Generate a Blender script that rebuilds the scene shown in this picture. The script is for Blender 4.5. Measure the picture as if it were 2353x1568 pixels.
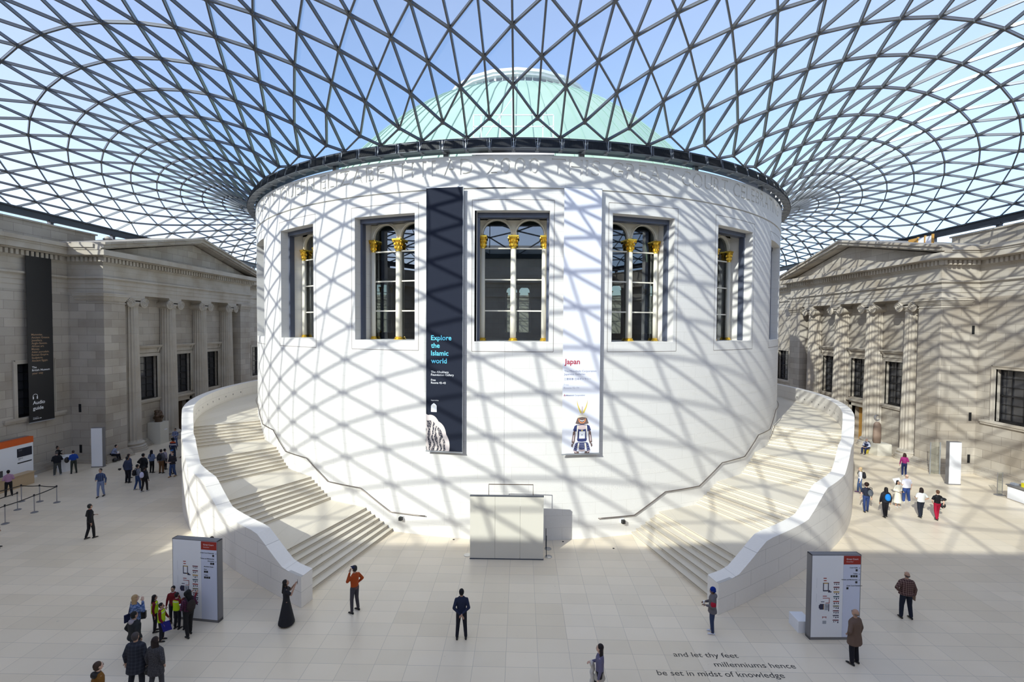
import bpy, bmesh, math, random
from mathutils import Vector, Matrix
from math import sin, cos, pi, radians as R, atan2, hypot, exp, sqrt
random.seed(7)
for o in list(bpy.data.objects): bpy.data.objects.remove(o)
SC = bpy.context.scene
COL = SC.collection
# ---------------------------------------------------------------- camera
cam_d = bpy.data.cameras.new('camera'); cam = bpy.data.objects.new('camera', cam_d); COL.objects.link(cam)
F_PX = 1089.3; YAW, PITCH, ROLL = -.0184, -.029, .0063
CAM = Vector((.4133, -45.4644, 10.7359))
r0 = Vector((cos(YAW), -sin(YAW), 0)); fw = Vector((cos(PITCH)*sin(YAW), cos(PITCH)*cos(YAW), sin(PITCH)))
u0 = Vector((-sin(PITCH)*sin(YAW), -sin(PITCH)*cos(YAW), cos(PITCH)))
rt = r0*cos(ROLL) + u0*sin(ROLL); up = -r0*sin(ROLL) + u0*cos(ROLL)
mw = Matrix.Identity(4)
for i in range(3): mw[i][0] = rt[i]; mw[i][1] = up[i]; mw[i][2] = -fw[i]; mw[i][3] = CAM[i]
cam.matrix_world = mw
cam_d.sensor_fit = 'HORIZONTAL'; cam_d.sensor_width = 36; cam_d.lens = F_PX/2353*36; cam_d.clip_start = .1; cam_d.clip_end = 3000
SC.camera = cam
# ---------------------------------------------------------------- sky, sun, exposure
SUN_DIR = Vector((.505, .705, -.5)).normalized()       # direction the light travels
world = bpy.data.worlds.new('sky'); SC.world = world; world.use_nodes = True
nt = world.node_tree; nt.nodes.clear()
wo = nt.nodes.new('ShaderNodeOutputWorld'); bg = nt.nodes.new('ShaderNodeBackground'); st = nt.nodes.new('ShaderNodeTexSky')
st.sky_type = 'NISHITA'; st.sun_disc = False; st.sun_elevation = R(30); st.sun_rotation = atan2(-SUN_DIR.x, -SUN_DIR.y)
st.air_density = .85; st.dust_density = .3; st.ozone_density = 4.0; st.altitude = 50
tint = nt.nodes.new('ShaderNodeMix'); tint.data_type = 'RGBA'; tint.blend_type = 'MULTIPLY'; tint.inputs[0].default_value = 1; tint.inputs[7].default_value = (1.15, .99, .94, 1); nt.links.new(st.outputs[0], tint.inputs[6]); nt.links.new(tint.outputs[2], bg.inputs[0]); nt.links.new(bg.outputs[0], wo.inputs[0]); bg.inputs[1].default_value = .34
sd = bpy.data.lights.new('sun', 'SUN'); sd.energy = 7.0; sd.angle = R(.53); sd.color = (1, .955, .87)
sun = bpy.data.objects.new('sun', sd); COL.objects.link(sun); sun.rotation_euler = SUN_DIR.to_track_quat('-Z', 'Y').to_euler(); sun.location = (-40, -60, 60)
SC.cycles.diffuse_bounces = 8; SC.cycles.max_bounces = 12
SC.view_settings.view_transform = 'Standard'; SC.view_settings.look = 'None'; SC.view_settings.gamma = 1
SC.view_settings.use_curve_mapping = False; SC.view_settings.exposure = .06
# ---------------------------------------------------------------- helpers
class MB:
    def __init__(s): s.v = []; s.f = []; s.m = []; s.mi = 0
    def add(s, vs, fs):
        n = len(s.v); s.v += [tuple(v) for v in vs]
        for f in fs: s.f.append([i+n for i in f]); s.m.append(s.mi)
    def box(s, x0, x1, y0, y1, z0, z1):
        if x0 > x1: x0, x1 = x1, x0
        if y0 > y1: y0, y1 = y1, y0
        s.add([(x, y, z) for x in (x0, x1) for y in (y0, y1) for z in (z0, z1)],
              [(0, 1, 3, 2), (4, 6, 7, 5), (0, 4, 5, 1), (2, 3, 7, 6), (0, 2, 6, 4), (1, 5, 7, 3)])
    def obox(s, c, ax, ay, az):
        c = Vector(c); ax = Vector(ax); ay = Vector(ay); az = Vector(az)
        s.add([c+ax*i+ay*j+az*k for i in (-.5, .5) for j in (-.5, .5) for k in (-.5, .5)],
              [(0, 1, 3, 2), (4, 6, 7, 5), (0, 4, 5, 1), (2, 3, 7, 6), (0, 2, 6, 4), (1, 5, 7, 3)])
    def bar(s, p, q, w, h, n=(0, 0, 1), drop=0.):
        p = Vector(p); q = Vector(q); d = q-p
        if d.length < 1e-6: return
        n = Vector(n); sd = d.cross(n)
        if sd.length < 1e-6: sd = d.cross(Vector((1, 0, 0)))
        sd.normalize(); n2 = sd.cross(d).normalized()
        s.obox((p+q)/2-n2*drop, d, sd*w, n2*h)
    def tube(s, pts, r, seg=8, cap=True):
        pts = [Vector(p) for p in pts]; n = len(pts); rs = r if isinstance(r, (list, tuple)) else [r]*n
        rings = []; a = None
        for i, p in enumerate(pts):
            d = (pts[min(i+1, n-1)]-pts[max(i-1, 0)]).normalized()
            if a is None: a = d.cross(Vector((0, 0, 1)) if abs(d.z) < .9 else Vector((1, 0, 0))).normalized()
            else: a = (a-d*a.dot(d)).normalized()
            b = d.cross(a)
            rings.append([p+a*rs[i]*cos(2*pi*k/seg)+b*rs[i]*sin(2*pi*k/seg) for k in range(seg)])
        s.loft(rings, cap)
    def loft(s, rings, cap=True, close=True):
        n = len(s.v); m = len(rings[0])
        for r in rings: s.v += [tuple(v) for v in r]
        for i in range(len(rings)-1):
            for k in range(m if close else m-1):
                a = n+i*m+k; b = n+i*m+(k+1) % m; s.f.append([a, b, b+m, a+m]); s.m.append(s.mi)
        if cap:
            s.f.append([n+k for k in range(m)][::-1]); s.m.append(s.mi)
            s.f.append([n+(len(rings)-1)*m+k for k in range(m)]); s.m.append(s.mi)
    def lathe(s, prof, seg=24, c=(0, 0, 0), a0=0, a1=2*pi, cap=True):
        full = abs(a1-a0-2*pi) < 1e-6; m = seg if full else seg+1
        rings = [[(c[0]+r*cos(a0+(a1-a0)*k/seg), c[1]+r*sin(a0+(a1-a0)*k/seg), c[2]+z) for k in range(m)] for r, z in prof]
        s.loft(rings, cap and full, full)
    def ell(s, c, rx, ry, rz, seg=12, rg=8, rot=None):
        c = Vector(c); rings = []
        for i in range(1, rg):
            t = pi*i/rg; rr = []
            for k in range(seg):
                p = Vector((rx*sin(t)*cos(2*pi*k/seg), ry*sin(t)*sin(2*pi*k/seg), -rz*cos(t)))
                if rot is not None: p = rot @ p
                rr.append(c+p)
            rings.append(rr)
        s.loft(rings, True)
    def prism(s, poly, ax, lo, hi):
        """poly of 2D points extruded along axis ax ('x','y','z') from lo to hi"""
        def P(p, t): return {'x': (t, p[0], p[1]), 'y': (p[0], t, p[1]), 'z': (p[0], p[1], t)}[ax]
        s.loft([[P(p, lo) for p in poly], [P(p, hi) for p in poly]], True)
    def quad(s, *p): s.add(p, [tuple(range(len(p)))])
    def build(s, name, mat, parent=None, smooth=False, recalc=True, loc=None):
        me = bpy.data.meshes.new(name); me.from_pydata(s.v, [], s.f)
        mats = mat if isinstance(mat, (list, tuple)) else [mat]
        for m in mats: me.materials.append(m)
        if len(mats) > 1: me.polygons.foreach_set('material_index', s.m)
        if recalc:
            bm = bmesh.new(); bm.from_mesh(me); bmesh.ops.recalc_face_normals(bm, faces=bm.faces); bm.to_mesh(me); bm.free()
        if smooth: me.polygons.foreach_set('use_smooth', [True]*len(me.polygons))
        me.update()
        o = bpy.data.objects.new(name, me); COL.objects.link(o)
        if parent: o.parent = parent
        if loc: o.location = loc
        return o
def tag(o, label=None, cat=None, group=None, kind=None):
    if label: o['label'] = label
    if cat: o['category'] = cat
    if group: o['group'] = group
    if kind: o['kind'] = kind
    return o
def empty(name, loc=(0, 0, 0), rz=0):
    o = bpy.data.objects.new(name, None); COL.objects.link(o); o.location = loc; o.rotation_euler = (0, 0, rz); o.empty_display_size = .2
    return o
def kids(o): return [c for c in bpy.data.objects if c.parent == o]
def copy_tree(o, parent=None, ch=None):
    c = o.copy(); COL.objects.link(c)
    if parent: c.parent = parent
    for k in kids(o):
        if k is not c: copy_tree(k, c)
    return c
def az(deg, r, z=0.): return Vector((r*sin(R(deg)), -r*cos(R(deg)), z))
# ---------------------------------------------------------------- materials
def mat(name, col, rough=.6, metal=0., spec=.5, fn=None, alpha=None):
    m = bpy.data.materials.new(name); m.use_nodes = True; b = m.node_tree.nodes['Principled BSDF']
    b.inputs['Base Color'].default_value = (*col, 1); b.inputs['Roughness'].default_value = rough; b.inputs['Metallic'].default_value = metal
    b.inputs['Specular IOR Level'].default_value = spec
    if fn: fn(m.node_tree, b)
    return m
def N(t, k, **kw):
    n = t.nodes.new(k)
    for a, v in kw.items(): setattr(n, a, v)
    return n
def math_n(t, op, a, b=None):
    n = N(t, 'ShaderNodeMath', operation=op)
    for i, v in enumerate((a, b)):
        if v is None: continue
        if isinstance(v, (int, float)): n.inputs[i].default_value = v
        else: t.links.new(v, n.inputs[i])
    return n.outputs[0]
def coords(t, mode):
    g = N(t, 'ShaderNodeTexCoord'); s = N(t, 'ShaderNodeSeparateXYZ'); t.links.new(g.outputs['Object'], s.inputs[0]); c = N(t, 'ShaderNodeCombineXYZ')
    if mode == 'xy': t.links.new(s.outputs[0], c.inputs[0]); t.links.new(s.outputs[1], c.inputs[1])
    elif mode == 'wall': t.links.new(math_n(t, 'ADD', s.outputs[0], s.outputs[1]), c.inputs[0]); t.links.new(s.outputs[2], c.inputs[1])
    elif mode == 'cyl':
        a = math_n(t, 'ARCTAN2', s.outputs[0], math_n(t, 'MULTIPLY', s.outputs[1], -1.)); t.links.new(math_n(t, 'MULTIPLY', a, 21.9), c.inputs[0]); t.links.new(s.outputs[2], c.inputs[1])
    return g, c.outputs[0]
def mixc(t, f, a, b, blend='MIX'):
    n = N(t, 'ShaderNodeMix', data_type='RGBA', blend_type=blend)
    for s, v in ((n.inputs[0], f), (n.inputs[6], a), (n.inputs[7], b)):
        if isinstance(v, (int, float)): s.default_value = v
        elif isinstance(v, tuple): s.default_value = (*v, 1)
        else: t.links.new(v, s)
    return n.outputs[2]
def stone(name, c1, c2, mortar, bw, rh, mode='wall', ms=.006, off=.5, rough=.75, stain=.25, stc=(.5, .47, .42), ns=.6, spec=.3, bump=.0, bias=0.):
    def fn(t, b):
        g, v = coords(t, mode)
        br = N(t, 'ShaderNodeTexBrick'); br.offset = off; br.inputs['Scale'].default_value = 1; br.inputs['Brick Width'].default_value = bw
        br.inputs['Row Height'].default_value = rh; br.inputs['Mortar Size'].default_value = ms; br.inputs['Mortar Smooth'].default_value = .1; br.inputs['Bias'].default_value = bias
        br.inputs['Color1'].default_value = (*c1, 1); br.inputs['Color2'].default_value = (*c2, 1); br.inputs['Mortar'].default_value = (*mortar, 1)
        t.links.new(v, br.inputs['Vector'])
        no = N(t, 'ShaderNodeTexNoise'); no.inputs['Scale'].default_value = ns; no.inputs['Detail'].default_value = 6; t.links.new(g.outputs['Object'], no.inputs['Vector'])
        rp = N(t, 'ShaderNodeValToRGB'); rp.color_ramp.elements[0].position = .42; rp.color_ramp.elements[1].position = .68; t.links.new(no.outputs[0], rp.inputs[0])
        f = math_n(t, 'MULTIPLY', rp.outputs[0], stain)
        col = mixc(t, f, br.outputs['Color'], stc, 'MULTIPLY')
        n2 = N(t, 'ShaderNodeTexNoise'); n2.inputs['Scale'].default_value = 14; n2.inputs['Detail'].default_value = 4; t.links.new(g.outputs['Object'], n2.inputs['Vector'])
        col = mixc(t, math_n(t, 'MULTIPLY', n2.outputs[0], .16), col, (.6, .57, .52), 'MULTIPLY')
        t.links.new(col, b.inputs['Base Color'])
    return mat(name, c1, rough, 0, spec, fn)
M = {}
M['drum'] = stone('white_limestone', (.77, .755, .725), (.755, .74, .71), (.60, .58, .54), 1.72, .62, 'cyl', .006, .5, .7, .06, (.85, .82, .78), .3)
M['old'] = stone('weathered_portland_stone', (.52, .475, .41), (.40, .36, .31), (.24, .215, .185), 1.35, .62, 'wall', .010, .5, .8, .55, (.62, .55, .46), .35)
M['oldplain'] = stone('carved_portland_stone', (.53, .485, .42), (.48, .44, .38), (.30, .27, .23), 2.3, 5, 'wall', .006, .5, .8, .6, (.66, .58, .48), .5)
M['stair'] = stone('cream_stair_limestone', (.72, .66, .55), (.67, .61, .50), (.50, .45, .37), 1.2, 40., 'xy', .005, .5, .6, .15, (.8, .74, .64), .5)
M['parapet'] = stone('parapet_limestone', (.86, .82, .76), (.84, .80, .74), (.52, .49, .45), 1.5, .6, 'cyl', .006, .5, .65, .1, (.85, .8, .75), .4)
M['new'] = stone('new_portland_stone', (.86, .82, .75), (.80, .76, .69), (.5, .47, .42), 1.35, .62, 'wall', .008)
def floor_fn(t, b):
    g, v = coords(t, 'xy')
    def brick(bw, rh, off, c1, c2, mo, ms, fq=2):
        br = N(t, 'ShaderNodeTexBrick'); br.offset = off; br.offset_frequency = fq; br.inputs['Scale'].default_value = 1; br.inputs['Brick Width'].default_value = bw
        br.inputs['Row Height'].default_value = rh; br.inputs['Mortar Size'].default_value = ms; br.inputs['Mortar Smooth'].default_value = .1
        for k, c in (('Color1', c1), ('Color2', c2), ('Mortar', mo)): br.inputs[k].default_value = (*c, 1)
        t.links.new(v, br.inputs['Vector']); return br
    b1 = brick(1.04, .70, 0., (.84, .74, .59), (.77, .68, .54), (.50, .45, .38), .006)
    b2 = brick(3.12, 2.10, .33, (1., 1., 1.), (.90, .88, .84), (.80, .77, .72), .004)
    col = mixc(t, .7, b1.outputs['Color'], b2.outputs['Color'], 'MULTIPLY')
    no = N(t, 'ShaderNodeTexNoise'); no.inputs['Scale'].default_value = .9; no.inputs['Detail'].default_value = 8; t.links.new(g.outputs['Object'], no.inputs['Vector'])
    col = mixc(t, math_n(t, 'MULTIPLY', no.outputs[0], .35), col, (.82, .76, .66), 'MULTIPLY')
    n3 = N(t, 'ShaderNodeTexNoise'); n3.inputs['Scale'].default_value = 2.2; n3.inputs['Detail'].default_value = 9; n3.inputs['Roughness'].default_value = .7; t.links.new(g.outputs['Object'], n3.inputs['Vector'])
    rp = N(t, 'ShaderNodeValToRGB'); rp.color_ramp.elements[0].position = .66; rp.color_ramp.elements[1].position = .70; t.links.new(n3.outputs[0], rp.inputs[0])
    col = mixc(t, math_n(t, 'MULTIPLY', rp.outputs[0], .45), col, (.42, .38, .32))
    t.links.new(col, b.inputs['Base Color'])
M['floor'] = mat('polished_limestone_paving', (.6, .56, .5), .30, 0, .45, floor_fn)
M['steel'] = mat('painted_grey_steel', (.13, .14, .155), .35, .3, .5)
M['steel_dark'] = mat('dark_blue_grey_steel', (.06, .07, .09), .4, .3, .5)
M['louvre'] = mat('black_louvre', (.03, .032, .036), .4, .5, .5)
M['bracket'] = mat('pale_grey_metal', (.42, .44, .47), .4, .4, .5)
M['chrome'] = mat('brushed_steel', (.55, .55, .56), .3, .9, .5)
M['gold'] = mat('gilding', (.95, .62, .08), .28, .9, .6)
M['cream'] = mat('cream_painted_frame', (.80, .76, .64), .5)
M['dark_in'] = mat('dark_brown_interior', (.10, .075, .065), .8)
M['gap_shade'] = mat('painted_gap_shade', (.22, .19, .17), .8)  # dark colour painting the shade inside narrow gaps
M['black'] = mat('black_paint', (.012, .012, .014), .45)
M['void'] = mat('dark_opening', (.006, .006, .007), .9)
M['white'] = mat('white_paint', (.80, .81, .84), .45)
M['bone'] = mat('off_white_stone_panel', (.64, .61, .53), .5)
M['wood'] = mat('golden_oak', (.50, .27, .06), .5)
M['bronze'] = mat('dark_bronze', (.10, .065, .04), .4, .5)
M['brownstone'] = mat('brown_granite', (.24, .17, .13), .6)
def glass_mat(name, tint, gl, rough, trans=None, tw=0., col=(1, 1, 1)):
    m = bpy.data.materials.new(name); m.use_nodes = True; t = m.node_tree; t.nodes.clear()
    o = N(t, 'ShaderNodeOutputMaterial'); tr = N(t, 'ShaderNodeBsdfTransparent'); tr.inputs[0].default_value = (*tint, 1)
    g = N(t, 'ShaderNodeBsdfGlossy'); g.inputs['Roughness'].default_value = rough; g.inputs[0].default_value = (*col, 1)
    fr = N(t, 'ShaderNodeFresnel'); fr.inputs[0].default_value = 1.5
    mx = N(t, 'ShaderNodeMixShader'); t.links.new(math_n(t, 'ADD', math_n(t, 'MULTIPLY', fr.outputs[0], gl[0]), gl[1]), mx.inputs[0])
    t.links.new(tr.outputs[0], mx.inputs[1]); t.links.new(g.outputs[0], mx.inputs[2]); last = mx.outputs[0]
    if tw:
        tl = N(t, 'ShaderNodeBsdfTranslucent'); tl.inputs[0].default_value = (*trans, 1); m2 = N(t, 'ShaderNodeMixShader'); m2.inputs[0].default_value = tw
        t.links.new(last, m2.inputs[1]); t.links.new(tl.outputs[0], m2.inputs[2]); last = m2.outputs[0]
    t.links.new(last, o.inputs[0]); return m
M['roofglass'] = glass_mat('fritted_roof_glass', (.86, .93, .95), (.25, 0.), .05, (1., .95, .86), .26)
M['winglass'] = glass_mat('dark_window_glass', (.42, .45, .42), (1.2, .10), .01, None, 0, (.9, .95, 1.))
M['sashglass'] = mat('dark_sash_glass', (.05, .05, .055), .08, 0, .7)
M['clearglass'] = glass_mat('clear_glass_screen', (.93, .95, .94), (.35, .0), .02)
def copper_fn(t, b):
    g = N(t, 'ShaderNodeTexCoord'); no = N(t, 'ShaderNodeTexNoise'); no.inputs['Scale'].default_value = .5; no.inputs['Detail'].default_value = 6; t.links.new(g.outputs['Object'], no.inputs['Vector'])
    t.links.new(mixc(t, no.outputs[0], (.28, .42, .32), (.37, .50, .40)), b.inputs['Base Color'])
M['copper'] = mat('verdigris_copper', (.5, .7, .6), .7, 0, .3, copper_fn)
M['yellow'] = mat('yellow_card', (.85, .72, .02), .5)
M['seam'] = mat('verdigris_seam', (.20, .33, .26), .7)
# ---------------------------------------------------------------- floor
f = MB(); f.box(-37.5, 37.5, -52, 47, -.3, 0); o = f.build('floor', M['floor']); tag(o, kind='structure')
# ---------------------------------------------------------------- the roof shell
RA, RB, RC, RD = 22.245, 36.625, 46.025, 51.125
def zroof(x, y):
    a, b, c, d = RA, RB, RC, RD; r = max(hypot(x, y), a); th = atan2(y, x); C2 = cos(2*th); S = sin(th)
    psi = (1-x/b)*(1+x/b)*(1-y/c)*(1+y/d)
    den = ((1-a*x/(r*b))*(1+a*x/(r*b))*(1-a*y/(r*c))*(1+a*y/(r*d))); eta = psi/den
    al = (r/a-1)*psi; mu = 14.; A = .5*(1-C2)
    z2 = al*(.5*((35+10*psi)/2*(1+C2)+12*(A+S)+(7.5+12*psi)/2*(A-S)-1.6)-5*(1+C2)+10*(.5*(A+S))**2*(1-3*al)+2.5*(.5*(A-S))**2*(r/a-1)**2)
    q = lambda u, v: sqrt(u*u+v*v)/max(u*v, 1e-9)
    be = (1-a/r)/(q(max(b-x, 0), max(c-y, 0))+q(max(b-x, 0), max(d+y, 0))+q(max(b+x, 0), max(c-y, 0))+q(max(b+x, 0), max(d+y, 0))+1e-12)
    z3 = be*(.5*(1.75*(1+C2)+1.5*(1-C2)+.3*S)+1.05*(exp(-mu*(1-x/b))+exp(-mu*(1+x/b)))*(exp(-mu*(1-y/c))+exp(-mu*(1+y/d))))
    return (z2+z3)*1.03066+(20.268-19.218)*eta+19.3-.38*exp(-(r-a)/1.2)*eta
NR = 116
def jb(i):
    i %= NR
    if i > 58: i = NR-i
    return 26+i if i <= 11 else 19+(29-i) if i <= 29 else 19+(i-29) if i <= 45 else 35-(i-45)
def bpos(i):
    i %= NR; s = 1
    if i > 58: i = NR-i; s = -1
    if i <= 11: x, y = RB*i/11, -RD
    elif i <= 29: x, y = RB, -RD*(29-i)/18
    elif i <= 45: x, y = RB, RC*(i-29)/16
    else: x, y = RB*(58-i)/13, RC
    return s*x, y
def roof_grid():
    q0, q1, A = .07426, .05423, .02928; T = (.07354, .00767, .0333, -.01481, -.0777, -.05941); K = (.00395, -.05264, -.0272, -.01965)
    idx = {}; P = []; fix = []
    for i in range(NR):
        th = 2*pi*i/NR; th -= A*sin(2*th); B = bpos(i); I = (RA*sin(th), -RA*cos(th)); J = jb(i)
        for j in range(J+1):
            if (i+j) % 2: continue
            u = j/J; w = sin(th)**2; sn = [sin(pi*k*u) for k in (1, 2, 3)]
            t = u-q0*(1-exp(-u/q1))*(1-u)+sum((T[k]+T[3+k]*w)*sn[k] for k in range(3))
            ph = sin(2*th)*(K[0]*sn[0]+K[1]*sn[1])+sin(4*th)*(K[2]*sn[0]+K[3]*sn[1])
            vx, vy = I[0]*(1-t)+B[0]*t, I[1]*(1-t)+B[1]*t
            idx[(i, j)] = len(P); P.append((vx*cos(ph)-vy*sin(ph), vx*sin(ph)+vy*cos(ph))); fix.append(j <= 1 or j == J)
    E = []
    for (i, j), n in idx.items():
        for w in ((i, j+2), ((i+1) % NR, j+1), ((i+1) % NR, j-1)):
            if w in idx: E.append((n, idx[w]))
    nb = [[] for _ in P]
    for a_, b_ in E: nb[a_].append(b_); nb[b_].append(a_)
    for _ in range(10):
        P = [P[n] if fix[n] else (sum(P[k][0] for k in nb[n])/len(nb[n]), sum(P[k][1] for k in nb[n])/len(nb[n])) for n in range(len(P))]
    return idx, P, E
idx, RP, RE = roof_grid()
RV = [Vector((x, y, zroof(x, y))) for x, y in RP]
for (i, j), n in idx.items():
    if j == jb(i): RV[n].z = 19.3
tris = []
for (i, j), n in idx.items():
    up2 = idx.get((i, j+2))
    for di in (1, -1):
        k = idx.get(((i+di) % NR, j+1))
        if up2 is not None and k is not None: tris.append((n, k, up2) if di == 1 else (n, up2, k))
for i in range(0, NR, 2):
    tris.append((idx[(i, 0)], idx[((i+2) % NR, 0)], idx[((i+1) % NR, 1)]))
nrm = [Vector((0, 0, 0)) for _ in RV]
for t in tris:
    nn = (RV[t[1]]-RV[t[0]]).cross(RV[t[2]]-RV[t[0]])
    if nn.z < 0: nn = -nn
    for k in t: nrm[k] += nn
nrm = [v.normalized() if v.length > 0 else Vector((0, 0, 1)) for v in nrm]
g = MB(); g.add(RV, [list(t) for t in tris]); ceil = g.build('ceiling', M['roofglass'], recalc=False); tag(ceil, kind='structure')
bound = {n for (i, j), n in idx.items() if j == jb(i)}
l = MB()
for a_, b_ in RE:
    if a_ in bound and b_ in bound: continue
    n = (nrm[a_]+nrm[b_]).normalized(); l.bar(RV[a_]-n*.075, RV[b_]-n*.075, .07, .13, n)
    l.bar(RV[a_]-n*.005, RV[b_]-n*.005, .085, .03, n)
for n, v in enumerate(RV):
    if n not in bound:
        nn = nrm[n]; a1 = nn.cross(Vector((0, 1, 0))).normalized(); b1 = nn.cross(a1)
        l.loft([[v+nn*h+a1*.085*cos(2*pi*k/6)+b1*.085*sin(2*pi*k/6) for k in range(6)] for h in (-.16, .01)])
l.build('steel_lattice', M['steel'], ceil)
e = MB()
for s in (-1, 1):
    e.box(s*36.5, s*36.75, -51.3, 46.2, 18.80, 19.34); e.box(s*36.3, s*36.8, -51.3, 46.2, 19.26, 19.36)
    y = -48.3
    while y < 44: e.box(s*36.55, s*36.85, y-.12, y+.12, 17.9, 18.85); e.box(s*36.45, s*36.7, y-.3, y+.3, 18.75, 18.9); y += 5.68
e.box(-36.7, 36.7, -51.3, -51.05, 18.80, 19.34); e.box(-36.7, 36.7, 45.9, 46.15, 18.80, 19.34)
e.build('edge_beam', M['steel_dark'], ceil)
# ring beam, louvre boxes and brackets on top of the drum
rb = MB(); rb.lathe([(21.50, 19.47), (21.95, 19.47), (21.95, 19.85), (21.50, 19.85), (21.50, 19.47)], 180, cap=False); rb.lathe([(22.1, 19.80), (22.3, 19.80), (22.3, 19.92), (22.1, 19.92), (22.1, 19.80)], 180, cap=False)
ring = rb.build('trim_1', M['steel_dark'], smooth=False); tag(ring, kind='structure')
M['boxsteel'] = mat('blue_grey_box', (.15, .165, .19), .4, .2)
def louvre_box():
    m = MB(); w = .54
    m.loft([[(-w, -22.02, 19.40), (w, -22.02, 19.40), (w-.0, -22.48, 19.36), (-w, -22.48, 19.36)], [(-w, -22.10, 19.90), (w, -22.10, 19.90), (w-.06, -22.36, 19.84), (-w+.06, -22.36, 19.84)]])
    a = m.build('louvre_box', M['boxsteel'], ring)
    s = MB()
    for k in range(18):
        x = -w+.07+k*(2*w-.14)/17; s.bar((x, -22.495, 19.40), (x*.93, -22.385, 19.80), .022, .02, (0, -1, 0))
    s.quad((-w+.04, -22.484, 19.39), (w-.04, -22.484, 19.39), (w-.09, -22.374, 19.81), (-w+.09, -22.374, 19.81))
    s.build('louvre_blades', M['louvre'], a, recalc=False)
    return a
lb = louvre_box(); bk = MB(); bk.box(-.05, .05, -22.3, -21.9, 19.36, 19.5); bk.box(-.09, .09, -22.1, -21.92, 19.34, 19.40); bk.box(-.02, .02, -22.36, -22.2, 19.4, 19.88)
bk = bk.build('bracket', M['bracket'], ring); pb = MB(); pb.box(-.14, .14, -21.75, -21.55, 19.15, 19.5); pb = pb.build('post', M['bracket'], ring)
for k in range(120):
    if -31 <= (k if k < 60 else k-120) <= 31:
        t = lb if k == 0 else copy_tree(lb); t.rotation_euler.z = R(3*k+1.5)
        t = bk if k == 0 else copy_tree(bk); t.rotation_euler.z = R(3*k)
for k in range(20):
    t = pb if k == 0 else copy_tree(pb); t.rotation_euler.z = R(18*k+9)
# ---------------------------------------------------------------- the white stone drum
RDR = 21.9; ZS, ZH, HA = 10.02, 16.515, 4.765; ZTOP = 19.2; ZC = 17.60
azs = sorted({round(18*k+s*HA, 4) for k in range(20) for s in (-1, 1)} | {float(a) for a in range(0, 360)})
azs = [a for n, a in enumerate(azs) if n == 0 or a-azs[n-1] > .3 or any(abs(a-18*k-s*HA) < 1e-3 for k in range(21) for s in (-1, 1))]
def inwin(a): d = (a+9) % 18-9; return abs(d) < HA
w = MB()
for n, a0 in enumerate(azs):
    a1 = azs[(n+1) % len(azs)] if n+1 < len(azs) else 360+azs[0]
    win = inwin((a0+a1)/2)
    for z0, z1 in ((0, ZS), (ZS, ZH), (ZH, ZC-.04)):
        if win and z0 == ZS: continue
        w.quad(az(a0, RDR, z0), az(a1, RDR, z0), az(a1, RDR, z1), az(a0, RDR, z1))
    w.quad(az(a0, RDR, ZC-.04), az(a1, RDR, ZC-.04), az(a1, RDR-.07, ZC-.04), az(a0, RDR-.07, ZC-.04))
    w.quad(az(a0, RDR-.07, ZC-.04), az(a1, RDR-.07, ZC-.04), az(a1, RDR-.07, ZC+.03), az(a0, RDR-.07, ZC+.03))
    w.quad(az(a0, RDR-.07, ZC+.03), az(a1, RDR-.07, ZC+.03), az(a1, RDR+.03, ZC+.03), az(a0, RDR+.03, ZC+.03))
    m_ = (a0+180) % 360-180
    cut = -63.5 < m_ and m_ < 62.9
    if not cut: w.quad(az(a0, RDR+.03, ZC+.03), az(a1, RDR+.03, ZC+.03), az(a1, RDR+.03, ZTOP), az(a0, RDR+.03, ZTOP))
    else:
        w.quad(az(a0, RDR+.03, ZC+.03), az(a1, RDR+.03, ZC+.03), az(a1, RDR+.03, 18.08), az(a0, RDR+.03, 18.08)); w.quad(az(a0, RDR-.035, 18.08), az(a1, RDR-.035, 18.08), az(a1, RDR-.035, ZTOP), az(a0, RDR-.035, ZTOP))
    w.quad(az(a0, RDR+.03, ZTOP), az(a1, RDR+.03, ZTOP), az(a1, 21.0, ZTOP), az(a0, 21.0, ZTOP)); w.quad(az(a0, 21.0, ZTOP), az(a1, 21.0, ZTOP), az(a1, 21.0, 17.3), az(a0, 21.0, 17.3))
for k in range(20):   # reveals run parallel to the axis of each opening
    def L(x, y, z):
        t = R(18*k); X, Y = x, -RDR*cos(R(HA))+y; return Vector((X*cos(t)-Y*sin(t), X*sin(t)+Y*cos(t), z))
    hw = RDR*sin(R(HA)); D = 1.75
    for s in (-1, 1): w.quad(L(s*hw, 0, ZS), L(s*hw, D, ZS), L(s*hw, D, ZH), L(s*hw, 0, ZH))
    nn = 9
    for z in (ZS, ZH):
        pts = [az(18*k-HA+2*HA*q/nn, RDR, z) for q in range(nn+1)]
        for q in range(nn): w.quad(pts[q], pts[q+1], L(-hw+2*hw*(q+1)/nn, D, z), L(-hw+2*hw*q/nn, D, z))
drum = w.build('wall_center', M['drum'], recalc=False); tag(drum, kind='structure')
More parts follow.
